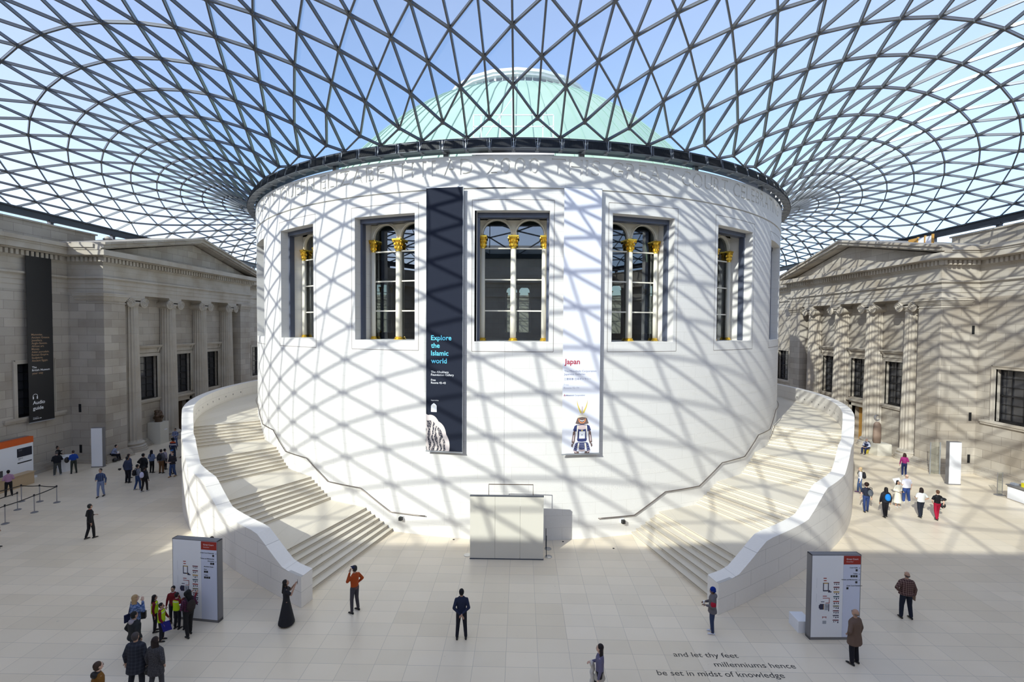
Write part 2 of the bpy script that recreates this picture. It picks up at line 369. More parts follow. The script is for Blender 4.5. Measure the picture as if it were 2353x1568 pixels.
# joints framing every window, the shade of the gap painted as dark strips
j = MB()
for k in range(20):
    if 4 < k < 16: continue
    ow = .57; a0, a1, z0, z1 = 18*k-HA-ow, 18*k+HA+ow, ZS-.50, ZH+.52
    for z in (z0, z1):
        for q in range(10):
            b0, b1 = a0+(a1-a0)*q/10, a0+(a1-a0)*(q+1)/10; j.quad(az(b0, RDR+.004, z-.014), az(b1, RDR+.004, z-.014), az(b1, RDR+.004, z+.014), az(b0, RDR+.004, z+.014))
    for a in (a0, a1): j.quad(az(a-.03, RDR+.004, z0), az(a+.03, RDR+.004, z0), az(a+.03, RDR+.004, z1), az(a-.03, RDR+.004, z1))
j.build('panel_joint_shade', M['gap_shade'], drum, recalc=False)
li = MB()   # dark lining of the room inside, with the same openings
for k in range(20):
    a0, a1 = 18*k-9, 18*k+9; e_ = 5.05; r = 20.0
    for b0, b1, z0, z1 in ((a0, a0+(9-e_), 9.3, 19.0), (a1-(9-e_), a1, 9.3, 19.0), (18*k-e_, 18*k+e_, 9.3, ZS), (18*k-e_, 18*k+e_, ZH, 19.0)):
        for q in range(4):
            c0, c1 = b0+(b1-b0)*q/4, b0+(b1-b0)*(q+1)/4; li.quad(az(c0, r, z0), az(c1, r, z0), az(c1, r, z1), az(c0, r, z1))
li.lathe([(.01, 9.3), (20.3, 9.3)], 60, cap=False)
li.build('room_lining', M['dark_in'], drum, recalc=False)
# ---------------------------------------------------------------- windows of the drum
def drum_window():
    y0 = -RDR*cos(R(HA)); YF = y0+1.42; hw = 1.80
    a = MB(); n = 14
    for s in (-1, 1):
        cx = s*.87; r = .725; zs = 15.62
        for q in range(n):
            t0, t1 = pi-pi*q/n, pi-pi*(q+1)/n; x0, x1 = cx+r*cos(t0), cx+r*cos(t1); h0, h1 = zs+r*sin(t0), zs+r*sin(t1)
            a.loft([[(x0, YF, h0), (x1, YF, h1), (x1, YF, ZH), (x0, YF, ZH)], [(x0, YF+.2, h0), (x1, YF+.2, h1), (x1, YF+.2, ZH), (x0, YF+.2, ZH)]])
        a.tube([(cx+(r+.05)*cos(pi-pi*q/20), YF-.02, zs+(r+.05)*sin(pi-pi*q/20)) for q in range(21)], .055, 6)
        a.tube([(cx+(r+.14)*cos(pi-pi*q/20), YF-.01, zs+(r+.14)*sin(pi-pi*q/20)) for q in range(21) if abs(cx+(r+.14)*cos(pi-pi*q/20)) > .01], .03, 6)
        a.box(s*1.595, s*hw, YF, YF+.2, ZS, ZH); a.box(s*.145, 0, YF, YF+.2, 15.5, ZH)
        a.box(s*.13, 0, YF+.02, YF+.2, ZS, 15.6)
    a.box(-hw, hw, YF, YF+.25, ZH-.16, ZH)
    root = a.build('window_1', M['cream']); tag(root, kind='structure')
    st_ = MB()
    for s in (-1, 1): st_.box(s*(hw-.10), s*(hw+.02), y0+.50, y0+.80, ZS+.02, ZH)
    st_.box(-hw, hw, y0+.45, y0+.85, ZH-.24, ZH); st_.build('steel_surround', mat('blue_grey_steel', (.10, .115, .16), .4, .2) if 'bgs' not in M else M['bgs'], root)
    gb = MB()
    for z in (14.88, 13.24, 11.60):
        gb.box(-1.6, 1.6, YF+.0, YF+.09, z-.035, z+.035)
    gb.build('glazing_bar', M['cream'], root)
    gl = MB(); gl.quad((-1.7, YF+.10, ZS), (1.7, YF+.10, ZS), (1.7, YF+.10, ZH-.05), (-1.7, YF+.10, ZH-.05)); gl.build('glass_pane', M['winglass'], root, recalc=False)
    def colm(x, r, half):
        c = MB(); c.lathe([(r*1.02, ZS+.1), (r*1.02, ZS+1.5), (r*.90, 14.88)], 16, (x, YF-.06, 0)); c = c.build('column', M['cream'], root, smooth=True)
        b = MB(); b.lathe([(r*1.6, ZS), (r*1.6, ZS+.05), (r*1.25, ZS+.09), (r*1.35, ZS+.13), (r*1.05, ZS+.16)], 16, (x, YF-.06, 0)); b.build('base', M['gold'], c)
        g_ = MB(); P_ = [(r*1.05, 14.86), (r*.95, 14.93), (r*1.15, 14.98), (r*1.05, 15.1), (r*1.35, 15.3), (r*1.2, 15.33), (r*1.75, 15.45)]
        g_.lathe(P_, 14, (x, YF-.06, 0))
        g_.box(x-r*1.75, x+r*1.75, YF-.06-r*1.5, YF+.1, 15.45, 15.53)
        for t in range(8):
            for zz, rr in ((15.05, 1.25), (15.24, 1.45)):
                an = 2*pi*(t+(.5 if zz > 15.1 else 0))/8; g_.ell((x+r*rr*cos(an), YF-.06+r*rr*sin(an), zz), r*.26, r*.26, .09, 6, 5)
        for sx in (-1, 1): g_.ell((x+sx*r*1.6, YF-.06-r*.9, 15.40), r*.38, r*.3, .07, 8, 6)
        g_.build('gilded_capital', M['gold'], c)
    colm(0, .155, False); colm(-1.60, .115, True); colm(1.60, .115, True)
    return root
M['bgs'] = mat('blue_grey_steel', (.10, .115, .16), .4, .2)
W1 = drum_window(); wn = 1
for k in range(1, 20):
    c = copy_tree(W1); c.rotation_euler.z = R(18*k); wn += 1; c.name = 'window_%d' % wn
# ---------------------------------------------------------------- copper dome and lantern above
def dome():
    DC = (0, .8, 0); prof = [(6.25, 30.6), (7.6, 30.35), (8.9, 29.9), (10.4, 29.0), (12, 27.75), (14.1, 25.7), (15.8, 23.8), (17.2, 22.0), (18.6, 20.2), (19.6, 18.6), (20.4, 17.2)]
    d = MB(); d.lathe(prof, 96, DC, cap=False); root = d.build('copper_dome', M['copper'], smooth=True, recalc=True)
    tag(root, 'pale green copper dome with raised seams rising behind the glass roof', 'dome')
    s = MB()
    for k in range(96):
        t = 2*pi*k/96
        if sin(t) > .35: continue
        s.tube([(DC[0]+(r+.02)*cos(t), DC[1]+(r+.02)*sin(t), z+.03) for r, z in prof], .035, 4)
    tag(s.build('seam', M['seam'], root), kind='stuff')
    lw = MB(); n = 20; RL = 6.1
    lw.lathe([(RL, 30.45), (RL+.1, 30.75), (RL-.1, 30.78)], n, DC, cap=False)
    lw.lathe([(RL-.1, 30.7), (RL-.1, 31.75)], n, DC, cap=False); la = lw.build('lantern_wall', M['sashglass'], root)
    for k in range(n):
        p = MB()
        for q, ww in ((0, .16), (1/3, .05), (2/3, .05)):
            t0 = 2*pi*k/n; t1 = 2*pi*(k+1)/n; P0 = Vector((DC[0]+RL*cos(t0), DC[1]+RL*sin(t0), 30.7)); P1 = Vector((DC[0]+RL*cos(t1), DC[1]+RL*sin(t1), 30.7)); c = P0.lerp(P1, q); p.bar(c, c+Vector((0, 0, 1.1)), ww, ww, (0, 1, 0))
        if sin(2*pi*k/n) < .4: p.build('lantern_post', M['white'], root)
    r_ = MB(); r_.lathe([(RL-.2, 31.7), (RL+.35, 31.72), (RL+.4, 31.86), (RL+.55, 31.9), (RL+.62, 32.1), (RL+.2, 32.25), (RL-1.2, 32.55), (.01, 33.4)], n, DC, cap=False); r_.build('lantern_roof', M['white'], root)
dome()
cr = MB()      # white maintenance cradle standing on the gutter in front of the dome
for x in (-2.15, -1.75, -.75, 1.5, 2.05): cr.bar((x, -20.2, 20.0), (x, -20.2, 21.9), .05, .05, (0, 1, 0))
for z in (20.05, 20.7, 21.3, 21.9): cr.bar((-2.15, -20.2, z), (2.05, -20.2, z), .05, .05, (0, 1, 0))
cr.bar((-.1, -20.2, 20), (-.1, -20.2, 22.9), .06, .06, (0, 1, 0)); cr.bar((-1.5, -20.2, 20.8), (-.1, -20.2, 22.8), .04, .04, (0, 1, 0))
tag(cr.build('cradle_frame', M['white']), 'white maintenance cradle with railings standing in front of the green dome', 'maintenance cradle')
cb = MB(); cb.box(-2.2, 2.1, -20.6, -19.8, 19.7, 20.0); cb.build('platform', M['white'], bpy.data.objects['cradle_frame'])
cr2 = MB(); cr2.box(-2.0, 1.9, -20.5, -19.9, 19.2, 19.72); cr2.build('base', M['bracket'], bpy.data.objects['cradle_frame'])
# ---------------------------------------------------------------- classical side walls with porticoes
WN = [20]
XW, XP, YA, YB = 34.8, 31.98, -9.2, 10.75
def grid_wall(m, s, xf, xb, y0, y1, z0, z1, ops):
    ys = sorted({y0, y1} | {v for o in ops for v in (o[0]-o[1], o[0]+o[1])}); zs = sorted({z0, z1} | {v for o in ops for v in (o[2], o[3])})
    for a, b in zip(ys, ys[1:]):
        for c, d in zip(zs, zs[1:]):
            yc, zc = (a+b)/2, (c+d)/2
            if any(abs(yc-o[0]) < o[1] and o[2] < zc < o[3] for o in ops): continue
            m.box(s*xf, s*xb, a, b, c, d)
def sash_window(s, x, yc, hw, z0, z1, hood=True, hoodw=1.42, sill=True):
    WN[0] += 1; fr = MB(); xi = x+.32; t = .09
    for a, b, c, d in ((yc-hw, yc-hw+t, z0, z1), (yc+hw-t, yc+hw, z0, z1), (yc-hw, yc+hw, z0, z0+.16), (yc-hw, yc+hw, z1-t, z1), (yc-hw, yc+hw, (z0+z1)/2-.05, (z0+z1)/2+.05)): fr.box(s*xi, s*(xi+.12), a, b, c, d)
    for k in (1, 2): y = yc-hw+2*hw*k/3; fr.box(s*(xi+.02), s*(xi+.08), y-.022, y+.022, z0, z1)
    for k in range(1, 6): z = z0+(z1-z0)*k/6; fr.box(s*(xi+.02), s*(xi+.08), yc-hw, yc+hw, z-.018, z+.018)
    root = fr.build('window_%d' % WN[0], M['black']); tag(root, kind='structure')
    g_ = MB(); g_.box(s*(xi+.09), s*(xi+.11), yc-hw+.03, yc+hw-.03, z0+.02, z1-.02); g_.build('glass_pane', M['sashglass'], root)
    su = MB(); e = .24
    for a, b, c, d in ((yc-hw-e, yc-hw, z0, z1+e), (yc+hw, yc+hw+e, z0, z1+e), (yc-hw, yc+hw, z1, z1+e)): su.box(s*(x-.07), s*(x+.1), a, b, c, d)
    for a, b, c, d in ((yc-hw-e-.03, yc-hw-e+.05, z0, z1+e+.03), (yc+hw+e-.05, yc+hw+e+.03, z0, z1+e+.03), (yc-hw-e, yc+hw+e, z1+e-.05, z1+e+.03)): su.box(s*(x-.11), s*(x+.05), a, b, c, d)
    if sill: su.box(s*(x-.2), s*(x+.3), yc-hoodw, yc+hoodw, z0-.18, z0); su.box(s*(x-.14), s*(x+.1), yc-hoodw+.05, yc+hoodw-.05, z0-.32, z0-.18)
    if hood:
        su.box(s*(x-.32), s*(x+.05), yc-hoodw, yc+hoodw, z1+.78, z1+.92); su.box(s*(x-.42), s*(x+.05), yc-hoodw, yc+hoodw, z1+.92, z1+1.0); su.box(s*(x-.10), s*(x+.05), yc-hoodw+.1, yc+hoodw-.1, z1+.34, z1+.78)
        for q in (-1, 1):
            su.loft([[(s*(x-.3), yc+q*(hoodw-.2)+d, z1+.78), (s*(x), yc+q*(hoodw-.2)+d, z1+.78), (s*x, yc+q*(hoodw-.2)+d, z1+.28), (s*(x-.14), yc+q*(hoodw-.2)+d, z1+.34), (s*(x-.2), yc+q*(hoodw-.2)+d, z1+.55)] for d in (-.09, .09)])
    su.build('stone_surround', M['oldplain'], root)
    return root
def column():
    root = empty('column')
    sh = MB(); fl = 20; seg = fl*4; rings = []
    for z, r in ((.78, .80), (.95, .765), (4, .76), (8, .70), (12.2, .645), (12.32, .66)):
        rg = []
        for k in range(seg):
            ph = (k % 4)/4.; d = {0: 0, 1: .04, 2: .062, 3: .04}[k % 4]; rr = r-(d if .9 < z < 12.3 else 0)
            rg.append((rr*cos(2*pi*k/seg), rr*sin(2*pi*k/seg), z))
        rings.append(rg)
    sh.loft(rings); sh.build('shaft', M['oldplain'], root)
    b = MB(); b.lathe([(1.18, 0), (1.18, .14), (1.10, .14), (1.10, .30), (1.05, .32), (1.07, .42), (1.0, .48), (.9, .52), (.88, .58), (.96, .63), (.94, .72), (.82, .79)], 40); b.build('base', M['oldplain'], root, smooth=False)
    c = MB(); c.lathe([(.67, 12.28), (.72, 12.34), (.68, 12.38), (.80, 12.56), (.83, 12.62), (.75, 12.70)], 32)
    for q in (-1, 1):
        c.lathe_x = None
        rings = []
        for xx, rr in ((-.86, .34), (-.80, .42), (-.60, .32), (0, .25), (.60, .32), (.80, .42), (.86, .34)):
            rings.append([(xx, q*.70+rr*cos(2*pi*k/18), 12.60+rr*sin(2*pi*k/18)) for k in range(18)])
        c.loft(rings)
        for xx in (-.88, .88):
            sp = [(xx, q*.70+q*(.39-.34*t/26)*cos(2*pi*t/11+pi/2*0), 12.62+(.39-.34*t/26)*sin(2*pi*t/11)) for t in range(27)]; c.tube(sp, .035, 5)
            c.ell((xx, q*.70, 12.62), .05, .07, .07, 8, 6)
    c.box(-.78, .78, -.72, .72, 12.80, 12.98); c.box(-.8, .8, -.78, .78, 13.06, 13.2); c.box(-.82, .82, -.72, .72, 12.96, 13.08)
    c.build('ionic_capital', M['oldplain'], root)
    return root
side_nm = {-1: 'left', 1: 'right'}
col0 = column(); ncol = 0
ord_ = ['nearest to the camera', 'second from the camera', 'third from the camera', 'farthest from the camera']
for s in (-1, 1):
    m = MB(); P = MB()
    wins = [(-11.85, 1.22, 4.15, 7.93), (-17.65, 1.22, 4.15, 7.93), (-23.45, 1.22, 4.15, 7.93), (-29.25, 1.22, 4.15, 7.93), (-35.05, 1.22, 4.15, 7.93)]
    far = [(17.1, 1.22, 4.15, 7.93), (23.0, 1.22, 4.15, 7.93)]
    grid_wall(m, s, XW, XW+1.2, -51.1, YA, 0, 13.2, wins); grid_wall(m, s, XW, XW+1.2, YB, 46, 0, 13.2, far)
    m.box(s*(XW+1.1), s*(XW+2.6), -51.1, 46, 0, 17.6)
    XB = 33.1; bays = [(-3.68, 1.22, 4.1, 7.92), (.7, 1.22, 4.1, 7.92), (5.08, 1.22, 4.1, 7.92), (.7, .95, .0, 3.3)]
    grid_wall(m, s, XB, XB+.9, YA+2.0, YB-2.0, 0, 13.2, bays)
    slots = [(-34.0 if s < 0 else 34.38, 1.0), (-34.0 if s < 0 else 34.38, 4.2)] + ([(34.40, 10.75)] if s > 0 else [])
    for a, b in ((YA, YA+2.0), (YB-2.0, YB)): m.box(s*XP, s*(XW+.4), a, b, 0, 13.2)
    body = m.build('wall_%s' % side_nm[s], M['old']); tag(body, kind='structure')
    sl = MB()
    for X, z in slots: sl.box(X-.10, X+.10, YA-.012, YA+.1, z-.32, z+.32)
    sl.build('slot_opening', M['void'], body)
    def course(z0, z1, pr, x_main=XW, front=True, mb=P):
        mb.box(s*(x_main-pr), s*(x_main+.9), -51.1, YA-pr, z0, z1); mb.box(s*(x_main-pr), s*(x_main+.9), YB+pr, 46, z0, z1)
        if front: mb.box(s*(XP-pr), s*(XW+.9), YA-pr, YB+pr, z0, z1)
    for z0, z1, pr in ((13.2, 13.56, 0), (13.56, 13.92, .04), (13.92, 14.24, .08), (14.24, 14.32, .15), (14.32, 14.46, .24), (14.46, 15.42, .02), (15.42, 15.5, .10), (15.5, 15.6, .18), (15.6, 15.94, .20), (15.94, 16.02, .52), (16.02, 16.42, .90)): course(z0, z1, pr)
    for z0, z1, pr in ((16.42, 16.56, .96), (16.56, 16.84, 1.06)):
        course(z0, z1, pr, front=False); P.box(s*(XP-.2), s*(XW+.9), YA-pr, YA, z0, z1); P.box(s*(XP-.2), s*(XW+.9), YB, YB+pr, z0, z1)
    P.build('entablature', M['oldplain'], body)
    D = MB()
    y = -24.
    while y < YA-.9: D.box(s*(XW-.42), s*XW, y, y+.19, 15.58, 15.92); y += .345
    y = YA-.35
    while y < YB+.4: D.box(s*(XP-.42), s*XP, y, y+.19, 15.58, 15.92); y += .345
    y = YB+.7
    while y < 24: D.box(s*(XW-.42), s*XW, y, y+.19, 15.58, 15.92); y += .345
    x = XP-.2
    while x < XW-.3: D.box(s*x, s*(x+.19), YA-.42, YA, 15.58, 15.92); x += .345
    D.build('dentils', M['oldplain'], body)
    # anta capitals and stepped plinth
    A = MB()
    for a, b in ((YA, YA+2.0), (YB-2.0, YB)):
        for z0, z1, pr in ((12.42, 12.48, .05), (12.62, 12.72, .06), (12.72, 12.84, .12), (12.84, 12.96, .18), (12.96, 13.12, .27), (13.12, 13.2, .3)): A.box(s*(XP-pr), s*(XW-.6), a-pr, b+pr, z0, z1)
    A.build('anta_capital', M['oldplain'], body)
    B = MB()
    for z0, z1, pr in ((0, .16, .62), (.16, .32, .5), (.32, .40, .40), (.40, .50, .30), (.50, .62, .16)):
        B.box(s*(XW-pr), s*XW, -51, YA-pr, z0, z1); B.box(s*(XW-pr), s*XW, YB+pr, 46, z0, z1)
        for a, b in ((YA-pr, YA+2.0), (YB-2.0, YB+pr)): B.box(s*(XP-pr), s*XW, a, b, z0, z1)
        B.box(s*(XB-pr), s*XB, YA+2, -3.8 if s < 0 else -.35, z0, z1); B.box(s*(XB-pr), s*XB, 1.75, YB-2, z0, z1)
    b_ = B.build('baseboard_%s' % side_nm[s], M['oldplain']); tag(b_, kind='structure')
    # tympanum and raking cornice
    G = MB(); yc = 1.1; za = 18.78
    G.prism([(YA-.2, 16.42), (YB+.2, 16.42), (yc, za-.1)], 'x', s*(XP+.12), s*(XW+.9))
    for pr, lo, hi in ((.70, 0, .12), (.92, .12, .38), (1.06, .38, .56)):
        ye0, ye1 = YA-.95, YB+.95
        G.prism([(ye0, 16.40+lo), (yc, za+lo), (ye1, 16.40+lo), (ye1, 16.40+hi), (yc, za+hi), (ye0, 16.40+hi)], 'x', s*(XP-pr), s*(XW+1.3))
    G.build('pediment', M['old'], body)
    T = MB(); T.box(s*35.75, s*37.2, -51.1, -5.65, 16.8, 18.28); T.box(s*35.62, s*37.2, -51.1, -5.55, 18.28, 18.40)
    T.box(s*36.2, s*37.2, -5.65, 46, 16.8, 17.95); T.build('attic', M['old'], body)
    # windows
    for o_ in wins[:5]: sash_window(s, XW, *o_[:2], o_[2], o_[3], hood=False, hoodw=2.2)
    for o_ in far: sash_window(s, XW, *o_[:2], o_[2], o_[3], hood=False, hoodw=1.7)
    for o_ in bays[:3]: sash_window(s, XB, *o_[:2], o_[2], o_[3], hoodw=1.44, sill=(o_[0] != .7))
    # door
    dn = MB(); dn.box(s*(XB+.7), s*(XB+.78), -.25, 1.65, 0, 3.3); dr = dn.build('door_%d' % (1 if s < 0 else 2), M['bronze'] if s < 0 else M['wood']); tag(dr, kind='structure')
    q = MB()
    for a in (-.2, .75):
        for z0, z1 in ((.3, 1.5), (1.7, 3.0)): q.box(s*(XB+.67), s*(XB+.7), a+.12, a+.78, z0, z1)
    q.build('door_panel', M['bronze'] if s < 0 else M['wood'], dr)
    q = MB()
    for a, b, c, d in ((-.55, -.25, 0, 3.6), (1.65, 1.95, 0, 3.6), (-.55, 1.95, 3.3, 3.6)): q.box(s*(XB-.10), s*(XB+.3), a, b, c, d)
    q.box(s*(XB-.35), s*(XB+.05), -.72, 2.12, 3.78, 3.98); q.box(s*(XB-.12), s*(XB+.05), -.55, 1.95, 3.6, 3.78); q.build('door_surround', M['oldplain'], dr)
    for k, yk in enumerate((-5.87, -1.49, 2.89, 7.27)):
        c = col0 if ncol == 0 else copy_tree(col0); ncol += 1; c.location = (s*32.80, yk, 0)
        tag(c, 'fluted ionic stone column of the %s portico, %s' % (side_nm[s], ord_[k]), 'column', 'fluted columns of the side porticoes')
# near and far walls (the near one stands behind the camera and shades the court)
for nm, y0, y1, dy in (('near', -52.2, -51.1, 1), ('far', 46, 47.2, -1)):
    m = MB(); m.box(-37.5, 37.5, y0, y1, 0, 16.4 if nm == 'far' else 17.2)
    if nm == 'near':
        m.box(-36.2, 36.2, -52.2, -51.2, 17.2, 20.35)
        for x in range(-30, 31, 6): m.box(x-1.5, x+1.5, -51.1, -51.0, 4, 8)
    b_ = m.build('wall_'+nm, M['new']); tag(b_, kind='structure')
    e = MB(); ym = y1 if nm == 'near' else y0
    for z0, z1, pr in ((14.3, 14.46, .24), (15.42, 15.94, .2), (15.94, 16.4, .74), (16.4, 16.84, .9)): e.box(-34.8, 34.8, ym, ym+dy*pr, z0, z1)
    e.build('entablature', M['new'], b_)
# ---------------------------------------------------------------- sweeping stairs either side of the drum
TAB = [(15.5, 29.0), (20.9, 28.35), (28, 27.72), (34.7, 27.3), (40, 27.0), (45.6, 26.7), (51, 26.45), (58, 26.35), (70, 26.3), (120, 26.3)]
def RO(a):
    for (a0, r0_), (a1, r1_) in zip(TAB, TAB[1:]):
        if a <= a1: return r0_+(r1_-r0_)*(a-a0)/(a1-a0)
    return TAB[-1][1]
ST = [16.6, 27.7, 38.8, 49.9]; RIS = 1.03/7; TRD = .72; THK = .62
def zstair(a):
    z = 0
    for s0 in ST:
        if a >= s0: z += min(7, int((a-s0)/TRD+1e-6)+1)*RIS
    return z
def zsmooth(a):
    z = 0
    for s0 in ST: z += 1.03*min(1, max(0, (a-s0)/(6*TRD)))
    return z
for s in (-1, 1):
    nm = side_nm[s]; root = empty('staircase')
    tag(root, 'wide cream stone staircase sweeping up round the %s of the white drum' % ('left side' if s < 0 else 'right side'), 'staircase', None)
    for fi, s0 in enumerate(ST):
        m = MB(); zb = fi*1.03
        for k in range(7):
            a0 = s0+k*TRD; a1 = a0+TRD if k < 6 else (ST[fi+1] if fi < 3 else 112.); z = zb+(k+1)*RIS; n = 1 if k < 6 else max(6, int((a1-a0)/1.2))
            ri = RDR-.03
            for q in range(n):
                b0, b1 = a0+(a1-a0)*q/n, a0+(a1-a0)*(q+1)/n
                e0 = (28/cos(R(b0))*0+RO(b0)-THK+.03); e1 = RO(b1)-THK+.03
                P_ = [az(s*b0, ri, z), az(s*b1, ri, z), az(s*b1, e1, z), az(s*b0, e0, z)]
                if k == 6: T_ = m
                m.quad(*P_)
            e0 = RO(a0)-THK+.03
            m.quad(az(s*a0, ri, z-RIS), az(s*a0, e0, z-RIS), az(s*a0, e0, z-.035), az(s*a0, ri, z-.035))
            nz = az(s*(a0-.05), ri, 0), az(s*(a0-.05), e0, 0)
            m.quad(nz[0]+Vector((0, 0, z-.035)), nz[1]+Vector((0, 0, z-.035)), nz[1]+Vector((0, 0, z)), nz[0]+Vector((0, 0, z)))
            m.quad(nz[0]+Vector((0, 0, z)), nz[1]+Vector((0, 0, z)), az(s*a0, e0, z), az(s*a0, ri, z)); m.quad(nz[0]+Vector((0, 0, z-.035)), nz[1]+Vector((0, 0, z-.035)), az(s*a0, e0, z-.035), az(s*a0, ri, z-.035))
        m.build('flight_of_steps', M['stair'], root, recalc=False)
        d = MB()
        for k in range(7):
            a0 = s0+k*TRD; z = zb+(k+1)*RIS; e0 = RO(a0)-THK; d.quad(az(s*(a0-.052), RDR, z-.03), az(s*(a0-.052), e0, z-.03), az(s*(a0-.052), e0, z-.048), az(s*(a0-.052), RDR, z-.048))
        d.build('nosing_shadow_gap', M['gap_shade'], root, recalc=False)  # shade under each nosing, put in as a dark coloured strip
    # parapet wall
    w = MB(); A = [15.75, 17.2]+[17.2+k*.9 for k in range(1, 106)]
    def top(a): return max(1.2, zsmooth(a-1.0)+1.14) if a > 17.5 else 1.2+.0*a
    ra = []; 
    for a in A:
        ro = RO(a); t = top(a); ra.append([az(s*a, ro-THK, 0), az(s*a, ro, 0), az(s*a, ro, t), az(s*a, ro-THK, t+.03)])
    w.loft(ra); pr = w.build('parapet', M['parapet'], root)
    for k in range(14):
        l_ = MB()
        a = 44+k*3.2; z = zsmooth(a)+.42; p = az(s*a, RO(a)-THK-.004, z); l_.lathe([(.001, 0), (.07, 0)], 10); n0 = len(l_.v)
        l_.v = l_.v[:-20]+[tuple(p+Vector((0, 0, v[1]))+az(s*a+90, 1, 0)*v[0]) for v in l_.v[-20:]]
        l_.build('recessed_light', M['black'], pr, recalc=False)
    # handrail along the drum
    h = MB(); pts = [(11.6, 1.04)]
    for k, s0 in enumerate(ST): pts += [(s0+.2, 1.03*k+1.04), (s0+5.1, 1.03*(k+1)+1.04)]
    pts += [(70., 5.16)]; path = []
    for (a0, z0), (a1, z1) in zip(pts, pts[1:]):
        n = max(2, int((a1-a0)/.8))
        path += [az(s*(a0+(a1-a0)*q/n), RDR+.10, z0+(z1-z0)*q/n) for q in range(n)]
    path.append(az(s*70, RDR+.1, 5.16)); h.tube(path, .03, 8)
    hr = h.build('handrail', mat('dull_bronze_rail', (.20, .17, .15), .35, .6), smooth=True); tag(hr, 'slim dark handrail fixed to the white drum above the %s stairs' % nm, 'handrail')
    for (a0, z0), (a1, z1) in zip(pts, pts[1:]):
        for q in (.2, .8):
            a = a0+(a1-a0)*q; z = z0+(z1-z0)*q; b = MB(); b.bar(az(s*a, RDR-.01, z-.08), az(s*a, RDR+.1, z-.02), .025, .025); b.build('bracket', M['chrome'], hr)
    c = MB(); a = s*15.1; p = az(a, RDR+.14, .78); c.obox(p, az(a+90, .16), az(a, .20), (0, 0, .17)); cc = c.build('security_camera', M['black']); tag(cc, 'small black camera box on the drum under the %s handrail end' % nm, 'camera')
    c = MB(); c.obox(az(a, RDR+.03, .78), az(a+90, .2), az(a, .07), (0, 0, .2)); c.build('mounting_plate', M['white'], cc)
# ---------------------------------------------------------------- ticket kiosk screen in front of the drum
k = MB()
for x0, x1 in ((-1.87, -.72), (-.712, .44), (.448, 1.52)): k.box(x0, x1, -23.86, -23.72, .04, 2.93)
k = k.build('stone_screen', M['bone']); tag(k, 'free-standing pale stone screen of three panels in front of the drum', 'screen')
q = MB(); q.box(-1.88, 1.53, -23.875, -23.70, 0, .045); q.box(-1.88, 1.53, -23.87, -23.71, 2.93, 2.96); q.build('metal_edge', M['steel_dark'], k)
q = MB(); q.tube([(-1.05, -23.2, 2.2), (-1.05, -23.2, 3.28), (1.05, -23.2, 3.28), (1.05, -23.2, 2.2)], .022, 6); q.box(-1.1, 1.1, -23.25, -23.21, 0, 2.25)
tag(q.build('sign_frame', M['bronze']), 'thin metal frame standing up behind the pale stone screen', 'frame')
for i, (x, y) in enumerate(((1.78, -23.55), (1.80, -22.75), (-2.02, -23.5))):
    q = MB(); q.lathe([(.17, 0), (.17, .02), (.05, .04)], 20, (x, y, 0)); st_ = q.build('floor_stand', M['chrome']); tag(st_, ['round metal floor base at the right foot of the stone screen', 'round metal floor base just behind the right end of the stone screen', 'round metal floor base at the left foot of the stone screen'][i], 'stand', 'round bases around the stone screen')
    if i < 2: q = MB(); q.tube([(x-.1, y, .02), (x-.1, y, 1.0)], .02, 6); q.build('post', M['steel_dark'], st_)
# ---------------------------------------------------------------- lettering helpers
def _font(body, bold=0., sp=1.):
    c = bpy.data.curves.new('t', 'FONT'); c.body = body; c.size = 1; c.offset = bold; c.space_character = sp; c.resolution_u = 3
    o = bpy.data.objects.new('t', c); COL.objects.link(o); return o, c
def _done(o, c): bpy.data.objects.remove(o); bpy.data.curves.remove(c)
_tc = {}
def text_flat(body, bold=0., sp=1.):
    k = (body, bold, sp)
    if k not in _tc:
        o, c = _font(body, bold, sp); dg = bpy.context.evaluated_depsgraph_get(); me = bpy.data.meshes.new_from_object(o.evaluated_get(dg))
        _tc[k] = ([(v.co.x, v.co.y) for v in me.vertices], [list(p.vertices) for p in me.polygons]); bpy.data.meshes.remove(me); _done(o, c)
    return _tc[k]
CAP = max(v[1] for v in text_flat('H')[0])
def put_text(m, body, org, right, upv, h, width=None, bold=0., sp=1., align=0, wmax=None):
    vs, fs = text_flat(body, bold, sp)
    if not vs: return
    s = h/CAP; x0 = min(v[0] for v in vs); x1 = max(v[0] for v in vs); sx = s
    if width: sx = width/(x1-x0)
    ox = -x0 if align == 0 else -x1 if align == 1 else -(x0+x1)/2
    org = Vector(org); right = Vector(right); upv = Vector(upv)
    m.add([org+right*((v[0]+ox)*sx)+upv*(v[1]*s) for v in vs], fs)
def cyl_text(m, body, a0, a1, z, h, r, bold=0.):
    vs, fs = text_flat(body, bold); s = h/CAP; x0 = min(v[0] for v in vs); x1 = max(v[0] for v in vs)
    m.add([az(a0+(v[0]-x0)/(x1-x0)*(a1-a0), r, z+v[1]*s) for v in vs], fs)
